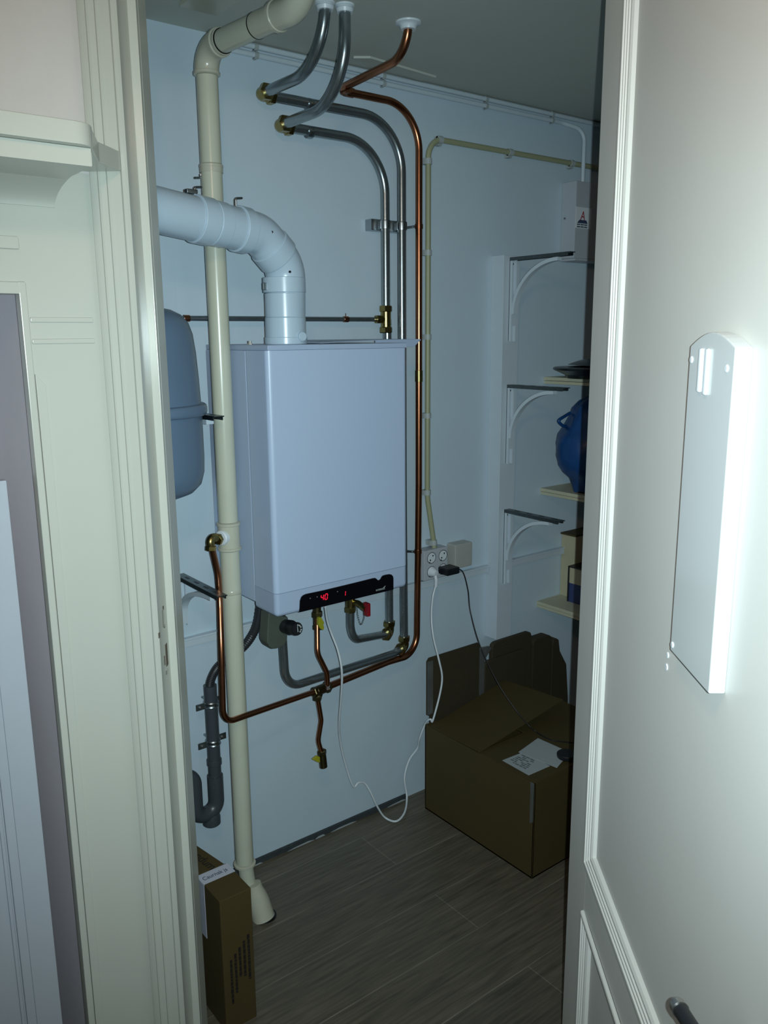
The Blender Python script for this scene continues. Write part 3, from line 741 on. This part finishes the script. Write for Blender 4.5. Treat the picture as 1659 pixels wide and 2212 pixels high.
# ------------------------------------------------------------------ expansion vessel
VC = Vector((.800, 2.015, 0))
ev = thing('expansion_vessel', 'grey round expansion vessel with a raised rim, half hidden by the door frame', 'expansion vessel', (VC.x, VC.y, 1.30))
pv = [(1.292, 0), (1.294, .05), (1.300, .09), (1.312, .122), (1.332, .142), (1.362, .1505), (1.40, .1525), (1.505, .1525)]
pu = [(1.512, .1525), (1.60, .149), (1.66, .1455), (1.705, .140), (1.732, .131), (1.752, .114), (1.764, .09), (1.772, .05), (1.774, 0)]
obj('shell', lathe(nb(), VC, (0, 0, 1), pv + pu, 64), M['vessel'], ev)
obj('rim', lathe(nb(), VC, (0, 0, 1), [(1.506, .151), (1.507, .160), (1.510, .164), (1.516, .166), (1.526, .166), (1.532, .164), (1.535, .160), (1.536, .149)], 64), M['vessel'], ev)

# ------------------------------------------------------------------ shelf brackets
def make_bracket(loc, label, group, ln=.27, rail=.29, sh=None):
    t = thing('shelf_bracket', label, 'bracket', loc, group)
    x, y, z = loc
    b = nb(); box(b, x - .013, x + .013, y - .004, y, z - rail, z - .0005, .0008); box(b, x - .013, x - .010, y - .014, y, z - rail, z - .0005); box(b, x + .010, x + .013, y - .014, y, z - rail, z - .0005)
    ra = obj('wall_rail', b, M['trimw'], t)
    b = nb(); cyl(b, (x, y - .0035, z - .022), (x, y - .0055, z - .022), .0035, 10); obj('screw', b, M['rubber'], ra)
    b = nb(); box(b, x - .014, x + .014, y - ln, y - .001, z - .003, z, .0008); box(b, x - .014, x - .0115, y - ln * .97, y - .001, z - .012, z - .002); box(b, x + .0115, x + .014, y - ln * .97, y - .001, z - .012, z - .002)
    ar = obj('arm', b, M['armsteel'], t, 'bare metal arm')
    for k in (.2, .42, .64, .86): obj('slot', box(nb(), x - .003, x + .003, y - ln * k - .012, y - ln * k + .012, z - .0005, z + .0006, .0002), M['rubber'], ar)
    # curved stay, flat strip bent to a quarter ellipse
    b = nb(); n = 18; W = .0105
    SH = sh or rail * .67
    def pt(k, off):
        tt = k / n * PI / 2
        yy = -.010 - (ln * .76) * (1 - math.cos(tt)); zz = -SH + (SH - .013) * math.sin(tt)
        nn = Vector((0, -math.sin(tt) * 0 + 0, 0))
        ty, tz = -(ln * .76) * math.sin(tt), (SH - .013) * math.cos(tt)
        L = math.hypot(ty, tz) or 1
        return Vector((x, y + yy + tz / L * off * -1, z + zz + ty / L * off))
    ring_ = []
    for k in range(n + 1):
        a_, c_ = pt(k, 0), pt(k, .012)
        ring_.append([b.verts.new(a_ + Vector((-W, 0, 0))), b.verts.new(a_ + Vector((W, 0, 0))), b.verts.new(c_ + Vector((W, 0, 0))), b.verts.new(c_ + Vector((-W, 0, 0)))])
    for k in range(n):
        for j in range(4): b.faces.new((ring_[k][j], ring_[k][(j + 1) % 4], ring_[k + 1][(j + 1) % 4], ring_[k + 1][j]))
    b.faces.new(ring_[0][::-1]); b.faces.new(ring_[-1])
    box(b, x - W, x + W, y - .014, y - .002, z - SH - .04, z - SH + .004, .001)
    obj('curved_stay', b, M['trimw'], t)
    return t
bg = 'shelf brackets on the right-hand batten'
zb = [atx(1103, 557, 2.25).z, atx(1095, 830, 2.25).z, atx(1090, 1098, 2.25).z]
b0 = make_bracket((2.248, 2.1398, zb[0]), 'topmost white shelf bracket on the wall batten, beside the stickered box', bg)
dup(b0, (2.248, 2.1398, zb[1]), 'middle white shelf bracket on the wall batten, left of the blue bag', bg)
dup(b0, (2.248, 2.1398, zb[2]), 'lowest white shelf bracket on the wall batten, above the cardboard carton', bg)
lg = 'shelf brackets left of the waste pipe'
zl = (atx(480, 897, .976).z, atx(484, 1284, .976).z)
l0 = make_bracket((.957, 2.1955, 1.030), 'bare bracket crossing the thin copper pipe below the grey vessel', lg, .270, .155, .11)
dup(l0, (.973, 2.1955, 1.502), 'bracket tip poking out under the rim of the grey vessel', lg)

# ------------------------------------------------------------------ shelves on the right and what stands on them
SX = 2.50
def make_shelf(z, label, name='wall_shelf'):
    t = thing(name, label, 'shelf', (SX + .4, 1.9, z), 'cut-off shelves on the right')
    b = nb(); box(b, SX, 3.299, 1.62, 2.199, z - .013, z, .001); obj('board', b, M['shelf'], t)
    b = nb(); box(b, SX + .002, 3.299, 1.622, 2.199, z - .026, z - .0145, .001); obj('under_board', b, M['shelf'], t)
    return t
ZS1, ZS2, ZS3 = 1.535, 1.098, .627
s1 = make_shelf(ZS1, 'highest painted shelf end at right, carrying the dark green black dish')
dup(s1, (SX + .4, 1.9, ZS2), 'painted shelf end at right carrying the blue plastic bag', 'cut-off shelves on the right')
dup(s1, (SX + .4, 1.9, ZS3), 'lowest painted shelf end at right, carrying a navy carton', 'cut-off shelves on the right')
di = thing('plastic_dish', 'dark shallow dish upturned on the highest shelf', 'dish', (2.56, 2.0, ZS1))
b = nb(); lathe(b, (2.56, 2.0, ZS1 + .0005), (0, 0, 1), [(0, .105), (.012, .110), (.022, .132), (.031, .154), (.037, .156), (.041, .150), (.041, 0)], 40)
obj('bowl', b, M['dish'], di)
b = nb(); lathe(b, (2.59, 2.0, ZS1 + .0418), (.06, -.03, 1), [(0, .122), (.008, .105), (.018, .08), (.028, .04), (.031, 0)], 40)
obj('lid', b, M['dish'], di)

# blue carrier bag: knotted, bulging, standing on the middle shelf
def blob(bm_, c_, prof, seg=48, wob=.06, sq=(1, 1), seed=1):
    rnd = random.Random(seed); ph = [rnd.uniform(0, 6.28) for _ in range(6)]
    rings = []
    for z, r, dx in prof:
        rg = []
        for k in range(seg):
            a_ = 2 * PI * k / seg
            q_ = 1 + wob * (math.sin(3 * a_ + ph[0] + z * 25) * .5 + math.sin(7 * a_ + ph[1] - z * 18) * .35 + math.sin(11 * a_ + ph[2] + z * 60) * .25)
            rg.append(bm_.verts.new(Vector(c_) + Vector((math.cos(a_) * r * q_ * sq[0] + dx, math.sin(a_) * r * q_ * sq[1], z + .004 * math.sin(5 * a_ + ph[3])))))
        rings.append(rg)
    for i in range(len(rings) - 1):
        for k in range(seg): bm_.faces.new((rings[i][k], rings[i][(k + 1) % seg], rings[i + 1][(k + 1) % seg], rings[i + 1][k]))
    bm_.faces.new(rings[0][::-1]); bm_.faces.new(rings[-1])
    return bm_
bgx = thing('blue_carrier_bag', 'bulging blue plastic bag knotted at the top, standing on a shelf', 'plastic bag', (2.58, 2.02, ZS2))
prf = [(.005, .070, 0), (.03, .078, 0), (.06, .092, 0), (.085, .125, 0), (.115, .142, 0), (.15, .150, 0), (.19, .150, 0), (.22, .142, 0), (.25, .122, 0), (.275, .108, 0), (.295, .100, .004), (.32, .098, .01), (.345, .080, .02), (.365, .045, .03), (.372, .01, .035)]
obj('bag_body', blob(nb(), (2.585, 2.02, ZS2 + .001), prf, 56, .055, (1.0, .82), 3), M['bluebag'], bgx)
o1 = [aty(u, v, 2.07) for u, v in ((1232, 892), (1222, 898), (1207, 909), (1217, 920), (1228, 921))]
b = nb(); sweep(b, smooth_path([*o1], 6), .006, 10); obj('handle_loop', b, M['bluebag'], bgx)
# navy carton with cream upper part, dark ball beside it
ct = thing('navy_carton', 'slim navy and cream carton on the lowest shelf', 'carton', (2.66, 2.08, ZS3))
obj('box', box(nb(), 2.594, 2.74, 2.045, 2.115, ZS3 + .0005, ZS3 + .080, .001), M['binder'], ct)
obj('cream_panel', box(nb(), 2.594, 2.74, 2.045, 2.115, ZS3 + .080, ZS3 + .146, .001), M['cream2'], ct)
b = nb(); box(b, 2.591, 2.594, 2.042, 2.048, ZS3 + .001, ZS3 + .148); box(b, 2.591, 2.594, 2.112, 2.118, ZS3 + .001, ZS3 + .148); box(b, 2.591, 2.743, 2.042, 2.118, ZS3 + .146, ZS3 + .151)
obj('dark_edge', b, M['black'], ct)
tc_ = thing('tall_carton', 'tall cream cardboard carton at the back of the lowest shelf', 'carton', (2.75, 2.16, ZS3))
b = nb(); box(b, 2.640, 2.86, 2.126, 2.197, ZS3 + .0005, ZS3 + .262, .001); obj('box', b, M['cream2'], tc_)
obj('lid', box(nb(), 2.632, 2.866, 2.120, 2.1985, ZS3 + .2625, ZS3 + .270, .001), M['card'], tc_)
b = nb(); bmesh.ops.create_uvsphere(b, u_segments=28, v_segments=18, radius=.062, matrix=Matrix.Translation((2.66, 1.975, ZS3 + .0622)))
tag(obj('dark_ball', b, M['dish']), 'dark round ball in front of the navy carton on the lowest shelf', 'ball')
# stickered box on the wall
cb = thing('junction_cabinet', 'white wall box with a red A sticker above the top bracket', 'electrical box', (2.68, 2.165, 1.975))
YC = 2.131
obj('body', box(nb(), 2.57, 2.86, YC, YW - .0005, 1.975, 2.25, .003), M['greyw'], cb)
obj('base_tray', box(nb(), 2.565, 2.87, YC - .01, YW - .0005, 1.966, 1.974, .001), M['greyw'], cb)
q = [aty(u, v, YC - .0012) for u, v in ((1244, 446), (1290, 452), (1288, 500), (1243, 492))]
zt_, zb_ = q[0].z, q[3].z
st = obj('sticker', box(nb(), 2.572, 2.66, YC - .0012, YC + .0002, zb_, zt_), M['whitep'], cb)
x0_ = 2.588
text('letter', 'A', M['redink'], st, (x0_ + .008, YC - .0016, zb_ + .030), (1, 0, 0), (0, 0, 1), .046, shear=.18, sx=.85)
b = nb(); prism(b, [(x0_ - .008, YC - .0014, zb_ + .018), (x0_ + .052, YC - .0014, zb_ + .018), (x0_ + .044, YC - .0014, zb_ + .030), (x0_ + .004, YC - .0014, zb_ + .030)], (0, -.0003, 0))
for z in (.008, .000):
    for k in range(6): box(b, x0_ - .008 + k * .0102, x0_ + .001 + k * .0102 - (.002 if k % 2 else 0), YC - .0016, YC - .0012, zb_ + z + .003, zb_ + z + .0075)
obj('print', b, M['inkb'], st)
b = nb(); c_ = atx(1220, 472, 2.57); cyl(b, (2.5705, c_.y, c_.z), (2.568, c_.y, c_.z), .004, 12); obj('screw', b, M['ink'], cb)

# ------------------------------------------------------------------ conduits and cables
def saddle(par, p_, d_, r, m, name='saddle_clip'):
    """plastic clip round a conduit fixed to the boiler wall"""
    p_ = Vector(p_); d_ = Vector(d_).normalized(); side = d_.cross(Vector((0, 1, 0))).normalized()
    b_ = nb(); lathe(b_, p_ - d_ * .009, d_, [(0, r), (0, r + .003), (.018, r + .003), (.018, r)], 20)
    a_ = p_ - side * (r + .010)
    c0_ = p_ - d_ * .009; 
    w0 = [p_ - d_ * .009 + side * (r + .002), p_ - d_ * .009 - side * (r + .008), p_ + d_ * .009 - side * (r + .008), p_ + d_ * .009 + side * (r + .002)]
    prism(b_, w0, (0, max(.004, YW - .003 - p_.y), 0))
    return obj(name, b_, m, par)
cY = 2.178
co = thing('conduit_pipe', 'yellowed plastic conduit with grey clips running down to the double socket', 'conduit', (1.888, cY, .97))
pc_ = [aty(939, 1196, cY - .01), aty(937, 1172, cY - .006), aty(921, 1085, cY), aty(921, 400, cY), aty(921, 315, cY), aty(946, 300, cY), aty(1102, 326, cY), aty(1235, 348, cY), aty(1300, 358, cY)]
X_ = 1.888; zt2 = aty(1000, 311, cY).z
path = fillet([pc_[0], pc_[1], (X_, cY, 1.14), (X_, cY, zt2), (3.28, cY, zt2)], [.05, .2, .06])
obj('pipe', sweep(nb(), path, .0092, 16), M['conduit'], co)
for v in (348, 546, 728, 898, 1064): saddle(co, (X_, cY, aty(921, v, cY).z), (0, 0, -1), .0092, M['clipg'])
saddle(co, pc_[1], pc_[0] - pc_[1], .0092, M['clipg'])
for u in (950, 1102, 1235): saddle(co, (aty(u, 300 + (u - 946) * .165, cY).x, cY, zt2), (1, 0, 0), .0092, M['clipg'])
cg = 'white cable conduits under the ceiling'
c1 = thing('cable_conduit', 'upper white cable conduit along the top of the boiler wall', 'conduit', (1.8, 2.189, 2.46), cg)
zz1 = CEIL - .0112; zz2 = aty(828, 180, 2.189).z
obj('pipe', cyl(nb(), (1.16, 2.189, zz1), (3.28, 2.189, zz1), .0078, 14), M['trimw'], c1)
c2 = thing('cable_conduit', 'lower white cable conduit under the ceiling, turning down to the stickered box', 'conduit', (1.8, 2.189, 2.44), cg)
xd_ = aty(1252, 330, 2.175).x
obj('pipe', sweep(nb(), fillet([(1.16, 2.189, zz2), (xd_ - .09, 2.189, zz2), (xd_, 2.155, zz2 - .02), (xd_, 2.155, 2.2505)], [.05, .05]), .0078, 14), M['trimw'], c2)
for u in (552, 828, 1050, 1193):
    x_ = aty(u, 105 + (u - 552) * .22, 2.189).x
    for par, z in ((c1, zz1), (c2, zz2)):
        b = nb(); lathe(b, (x_ - .006, 2.189, z), (1, 0, 0), [(0, .0078), (0, .0095), (.012, .0095), (.012, .0078)], 16)
        box(b, x_ - .006, x_ + .002, 2.184, YW - .0005, z - .011, z - .006, .001)
        obj('clip', b, M['clipg'], par)

# ------------------------------------------------------------------ sockets
sk = thing('wall_socket', 'white surface-mounted fourfold wall socket right of the copper pipe', 'socket', (1.905, 2.175, .845))
KX0, KX1, KZ0, KZ1, KY = 1.850, 1.962, .846, .956, 2.150
obj('housing', box(nb(), KX0, KX1, KY, YW - .0005, KZ0, KZ1, .004), M['greyw'], sk)
outs = {}
for i, (fx, fz) in enumerate(((.30, .73), (.78, .73), (.30, .27), (.78, .27))):
    x_, z_ = KX0 + fx * (KX1 - KX0), KZ0 + fz * (KZ1 - KZ0); outs[i] = (x_, z_)
    o_ = obj('outlet', lathe(nb(), (x_, KY - .0008, z_), (0, 1, 0), [(0, .0205), (.0, .0185), (.012, .0175), (.012, 0)], 32), M['whitep'], sk)
    for a_ in (50, 230):
        cx_, cz_ = x_ + .0095 * math.cos(math.radians(a_)), z_ + .0095 * math.sin(math.radians(a_))
        obj('pin_hole', cyl(nb(), (cx_, KY - .0014, cz_), (cx_, KY - .0004, cz_), .0030, 10), M['rubber'], o_)
    obj('earth_clip', box(nb(), x_ - .013, x_ - .006, KY - .002, KY + .004, z_ - .018, z_ - .013, .001), M['steel'], o_)
jb = thing('junction_box', 'beige square junction box right of the socket', 'junction box', (2.04, 2.17, .86))
obj('cover', box(nb(), 1.998, 2.085, 2.150, YW - .0005, .862, .954, .006), M['beige'], jb)
obj('mark', cyl(nb(), (2.068, 2.150, .882), (2.068, 2.1485, .882), .004, 12), M['clipg'], jb)

x_, z_ = outs[3]
pa = thing('power_adapter', 'black plug-in power adapter in the lower right outlet, with its thin cable', 'power adapter', (x_, KY - .02, z_))
obj('adapter_body', box(nb(), x_ - .022, x_ + .038, KY - .050, KY + .004, z_ - .013, z_ + .013, .005), M['black'], pa)
ca = [Vector((x_ + .037, KY - .025, z_ + .002)), aty(1000, 1236, 2.115), aty(1011, 1275, 2.11), aty(1016, 1320, 2.10), aty(1036, 1392, 2.03), aty(1075, 1475, 1.93), aty(1115, 1535, 1.855), aty(1142, 1567, 1.80), aty(1160, 1582, 1.775), atz(1190, 1598, .362), atz(1232, 1604, .352), atz(1262, 1606, .347)]
obj('cable', sweep(nb(), smooth_path(ca, 8), .0022, 8), M['rubber'], pa)
x_, z_ = outs[2]
bc = thing('boiler_power_cord', 'white power cord hanging in loops from the boiler to the socket', 'power cord', (1.6, 2.1, .1))
b = nb(); lathe(b, (x_, KY + .010, z_ + .002), (.1, -1, -.15), [(0, .0185), (.012, .0185), (.020, .015), (.034, .011), (.036, 0)], 24)
pg = obj('plug', b, M['whitep'], bc)
b = nb(); sweep(b, smooth_path([Vector((x_ + .002, KY - .016, z_ - .004)), Vector((x_ + .003, KY - .022, z_ - .025)), Vector((x_ + .003, KY - .021, z_ - .05))], 5), .0065, 12); obj('strain_relief', b, M['whitep'], pg)
cd = [aty(703, 1312, 1.97), aty(707, 1340, 1.99), aty(716, 1368, 2.0), aty(730, 1405, 1.995), aty(738, 1445, 1.992), aty(738, 1490, 2.015), aty(733, 1560, 2.08), aty(735, 1600, 2.12), aty(746, 1650, 2.14), aty(763, 1698, 2.14), aty(774, 1691, 2.14), aty(788, 1692, 2.14), aty(801, 1712, 2.13), aty(815, 1742, 2.125), atz(832, 1766, .012), atz(856, 1774, .008), atz(874, 1755, .014), aty(879, 1722, 2.16), aty(874, 1680, 2.17), aty(884, 1642, 2.175), aty(902, 1616, 2.16), Vector((1.817, 2.135, .262)), Vector((1.824, 2.116, .318)), Vector((1.8215, 2.096, .345)), Vector((1.8245, 2.083, .354)), aty(935, 1556, 2.080), aty(950, 1500, 2.080), aty(955, 1462, 2.080), aty(948, 1425, 2.080), aty(936, 1375, 2.10), aty(932, 1330, 2.12), aty(935, 1290, 2.125), Vector((x_ + .003, KY - .021, z_ - .045))]
obj('cord', sweep(nb(), smooth_path(cd, 7), .0036, 10), M['whitep'], bc)

# ------------------------------------------------------------------ condensate drain
GX, GY, GR = 1.008, 2.14, .0195
cn = thing('condensate_drain', 'dark grey drain pipe with a trap, clamped to the wall behind the waste pipe', 'drain pipe', (GX, GY, .28))
zg = lambda v: aty(460, v, GY).z
b = nb(); lathe(b, (GX, GY, zg(1478)), (0, 0, -1), [(0, GR - .003), (0, GR), (zg(1478) - .36, GR), (zg(1478) - .36, 0)], 30)
obj('pipe', b, M['greypipe'], cn)
obj('trap', sweep(nb(), fillet([(GX, GY, .40), (GX, GY, .285), (GX - .072, GY - .004, .285), (GX - .072, GY - .004, .43), (GX - .16, GY, .43)], .034, 14), GR + .0045, 26), M['greypipe'], cn)
obj('trap_cup', lathe(nb(), (GX - .020, GY - .002, .282), (0, 0, -1), [(0, .024), (.012, .027), (.034, .027), (.038, .023), (.038, 0)], 26), M['greypipe'], cn)
obj('socket', cyl(nb(), (GX, GY, zg(1652)), (GX, GY, zg(1640)), GR + .003, 30, .001), M['greypipe'], cn)
for v in (1518, 1602):
    z = zg(v)
    b = nb(); lathe(b, (GX, GY, z - .009), (0, 0, 1), [(0, GR), (0, GR + .002), (.003, GR + .004), (.007, GR + .002), (.011, GR + .002), (.015, GR + .004), (.018, GR + .002), (.018, GR)], 30)
    box(b, GX - .050, GX - GR + .001, GY - .006, GY - .003, z - .010, z + .010, .001); box(b, GX + GR - .001, GX + .050, GY + .012, GY + .015, z - .010, z + .010, .001)
    cyl(b, (GX, GY + GR, z), (GX, YW - .001, z), .004, 10)
    ck_ = obj('pipe_clamp', b, M['steel'], cn)
    obj('bolt', cyl(nb(), (GX - .037, GY - .012, z), (GX - .037, GY + .01, z), .004, 6), M['alloy'], ck_); obj('bolt', cyl(nb(), (GX + .037, GY + .006, z), (GX + .037, GY + .024, z), .004, 6), M['alloy'], ck_)
_h0 = aty(566, 1318, 2.06)
hp = smooth_path([Vector((_h0.x, _h0.y, BZ0 + .010)), Vector((_h0.x, _h0.y, BZ0 - .004)), aty(556, 1345, 2.07), aty(538, 1383, 2.085), aty(510, 1412, 2.10), aty(480, 1432, 2.12), aty(463, 1452, 2.135), Vector((GX, GY, zg(1478) + .005)), Vector((GX, GY, zg(1495)))], 16)
rad = [.0125 + .0012 * (k % 2) for k in range(len(hp))]
obj('corrugated_hose', sweep(nb(), hp, rad, 18), M['hose'], cn, 'black ribbed hose')

# ------------------------------------------------------------------ big cardboard carton with papers
KXa, KXb, KYa, KYb, KH = 1.811, 2.345, 1.577, 2.098, .333
bx = thing('cardboard_box', 'big brown cardboard box on the floor with one top flap lifted', 'cardboard box', (2.07, 1.84, 0))
b = nb(); th = .005
box(b, KXa, KXa + th, KYa, KYb, 0.0005, KH, .001); box(b, KXb - th, KXb, KYa, KYb, .0005, KH, .001); box(b, KXa, KXb, KYa, KYa + th, .0005, KH, .001); box(b, KXa, KXb, KYb - th, KYb, .0005, KH, .001); box(b, KXa, KXb, KYa, KYb, .0005, .006)
obj('body', b, M['card'], bx)
b = nb(); prism(b, [(KXa + .004, KYa, KH), (KXb, KYa, KH), (KXb, KYa + .255, KH - .002), (KXa + .004, KYa + .255, KH - .002)], (0, 0, .0045), .001)
obj('top_flap', b, M['card'], bx)
b = nb(); prism(b, [(KXb - .30, KYa + .25, KH - .007), (KXb, KYa + .25, KH - .006), (KXb, KYb - .01, KH - .004), (KXb - .30, KYb - .01, KH - .008)], (0, 0, .0045), .001)
obj('top_flap', b, M['card'], bx)
f0, f1, f2, f3 = Vector((KXa + .001, 1.822, KH + .003)), Vector((KXa + .001, 2.070, KH + .001)), Vector((2.200, 2.082, .398)), Vector((2.240, 1.830, .396))
obj('lifted_flap', prism(nb(), [f0, f3, f2, f1], (-.0005, 0, .0045), .001), M['card'], bx)
bfz = aty(918, 1425, 2.09).z
b = nb(); prism(b, [(KXa + .018, KYb - .006, KH), (KXa + .018, KYb - .006, KH + .028), (KXa + .004, KYb - .006, KH + .036), (KXa + .004, KYb - .006, bfz - .012), (KXa + .014, KYb - .006, bfz), (2.062, KYb - .006, bfz), (2.072, KYb - .006, bfz - .012), (2.072, KYb - .006, KH)], (0, .005, 0), .001)
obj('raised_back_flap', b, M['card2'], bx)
b = nb(); box(b, KXa + .0045, KXa + .030, KYb - .0075, KYb - .0062, KH + .036, bfz - .012); prism(b, [(KXa - .0008, KYa + .003, .20), (KXa - .0008, KYa + .016, .19), (KXa - .0008, KYa + .018, KH), (KXa - .0008, KYa + .003, KH)], (.0008, 0, 0))
obj('packing_tape', b, M['cleartape'], bx)
g2 = 'folded card packing behind the carton'
def slab(name, label, pts, y, dpt, m):
    tag(obj(name, prism(nb(), [(x, y, z) for x, z in pts], (0, dpt, 0), .004), m), label, 'cardboard', g2)
def rtop(x0, x1, z0, z1, r=.02):
    return [(x0, z0), (x0, z1 - r), (x0 + r * .3, z1 - r * .3), (x0 + r, z1), (x1 - r, z1), (x1 - r * .3, z1 - r * .3), (x1, z1 - r), (x1, z0)]
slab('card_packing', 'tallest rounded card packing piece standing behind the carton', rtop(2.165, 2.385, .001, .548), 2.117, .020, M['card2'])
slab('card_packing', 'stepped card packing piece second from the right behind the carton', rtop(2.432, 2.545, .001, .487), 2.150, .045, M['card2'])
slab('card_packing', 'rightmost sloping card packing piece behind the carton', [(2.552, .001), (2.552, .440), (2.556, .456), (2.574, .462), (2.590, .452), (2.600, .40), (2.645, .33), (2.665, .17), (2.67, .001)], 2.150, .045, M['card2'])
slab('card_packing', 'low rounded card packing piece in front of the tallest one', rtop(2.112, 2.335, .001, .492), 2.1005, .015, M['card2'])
tag(obj('plastic_film', prism(nb(), [(2.074, 2.100, .001), (2.108, 2.100, .001), (2.108, 2.100, .50), (2.162, 2.118, .53), (2.15, 2.118, .540), (2.11, 2.108, .549), (2.074, 2.100, .545)], (0, .010, 0), .002), M['cleartape']), 'crumpled clear film tucked between box flap and card packing', 'plastic film')

TZ = KH + .0046
def sheet(name, label, px, z, th=.0012, extra=None):
    t = thing(name, label, 'paper', atz(*px[0], z))
    obj('sheet', prism(nb(), [atz(u, v, z) for u, v in px], (0, 0, th)), M['paper'], t)
    return t
sA = sheet('address_label', 'white printed address sheet nearest the front edge of the carton', ((1085, 1643), (1131, 1625), (1188, 1655), (1142, 1675)), TZ)
o_ = atz(1092, 1642.5, TZ + .0014); ex = (atz(1145, 1668, TZ + .0014) - o_); ey = (atz(1130, 1627, TZ + .0014) - o_)
b = nb(); rnd = random.Random(2)
for r_ in range(7):
    t0_ = .06
    while t0_ < .78:
        L = rnd.uniform(.05, .16)
        if rnd.random() < .8 and not (r_ > 4 and t0_ > .55):
            a_ = o_ + ey * (.06 + r_ * .125) + ex * t0_
            prism(b, [a_, a_ + ex * L, a_ + ex * L + ey * .065, a_ + ey * .065], (0, 0, .0004))
        t0_ += L + .03
obj('print', b, M['ink'], sA)
sB = sheet('paper_sheet', 'blank white paper partly under the dark round cap', ((1120, 1625), (1162, 1595), (1231, 1626), (1203, 1659)), TZ + .0028)
cpz = atz(1224, 1632, TZ + .010)
tag(obj('round_cap', lathe(nb(), (cpz.x, cpz.y, TZ + .0042), (0, 0, 1), [(0, .030), (.004, .032), (.012, .032), (.015, .029), (.015, 0)], 32), M['black']), 'small black round cap lying on the white paper', 'cap')

# ------------------------------------------------------------------ small cartons behind the left jamb
sb = thing('taped_carton', 'narrow upright cardboard carton with white printed tape on its top', 'cardboard box', (.81, 1.73, 0))
AX0, AX1, AY0, AY1, AH = .766, .852, 1.640, 1.764, .372
obj('body', box(nb(), AX0, AX1, AY0, AY1, .0005, AH, .003), M['card'], sb)
b = nb(); box(b, AX0 - .0008, AX1, 1.722, 1.764, AH - .0005, AH + .0008); box(b, AX0 - .0012, AX0 + .0005, 1.722, 1.764, .22, AH + .0006)
tpz = obj('tape', b, M['tape'], sb)
b = nb(); box(b, AX0 - .0016, AX0 - .0010, 1.748, 1.764, .22, AH); obj('tape_stripe', b, M['taped'], tpz)
text('tape_lettering', 'Caurnak js', M['inkb'], tpz, (AX0 + .006, 1.736, AH + .001), (1, 0, 0), (0, 1, 0), .020, .0002, sx=.78)
b = nb(); rnd = random.Random(7)
for k in range(5):
    x_ = AX0 + .022 + k * .0125; z1_ = .200 + k * .012; z0_ = (.075, .10, .14, .135, .12)[k]
    z = z1_
    while z > z0_:
        L = rnd.uniform(.006, .016); box(b, x_ - .0030 - rnd.uniform(0, .0012), x_ + .0030, AY0 - .0004, AY0 + .0002, max(z - L, z0_), z); z -= L + .0016
obj('print', b, M['inkd'], sb)
sc = thing('rear_carton', 'low cardboard carton with dark lettering behind the taped carton', 'cardboard box', (.78, 1.82, 0))
obj('body', prism(nb(), [(.845, 1.769, .0005), (.825, 1.885, .0005), (.70, 1.865, .0005), (.72, 1.769, .0005)], (0, 0, .371), .002), M['card'], sc)
text('lettering', 'ndum', M['inkd'], sc, (.795, 1.846, .3719), (.12, -1, 0), (1, .12, 0), .036, .0002, sx=1.0)
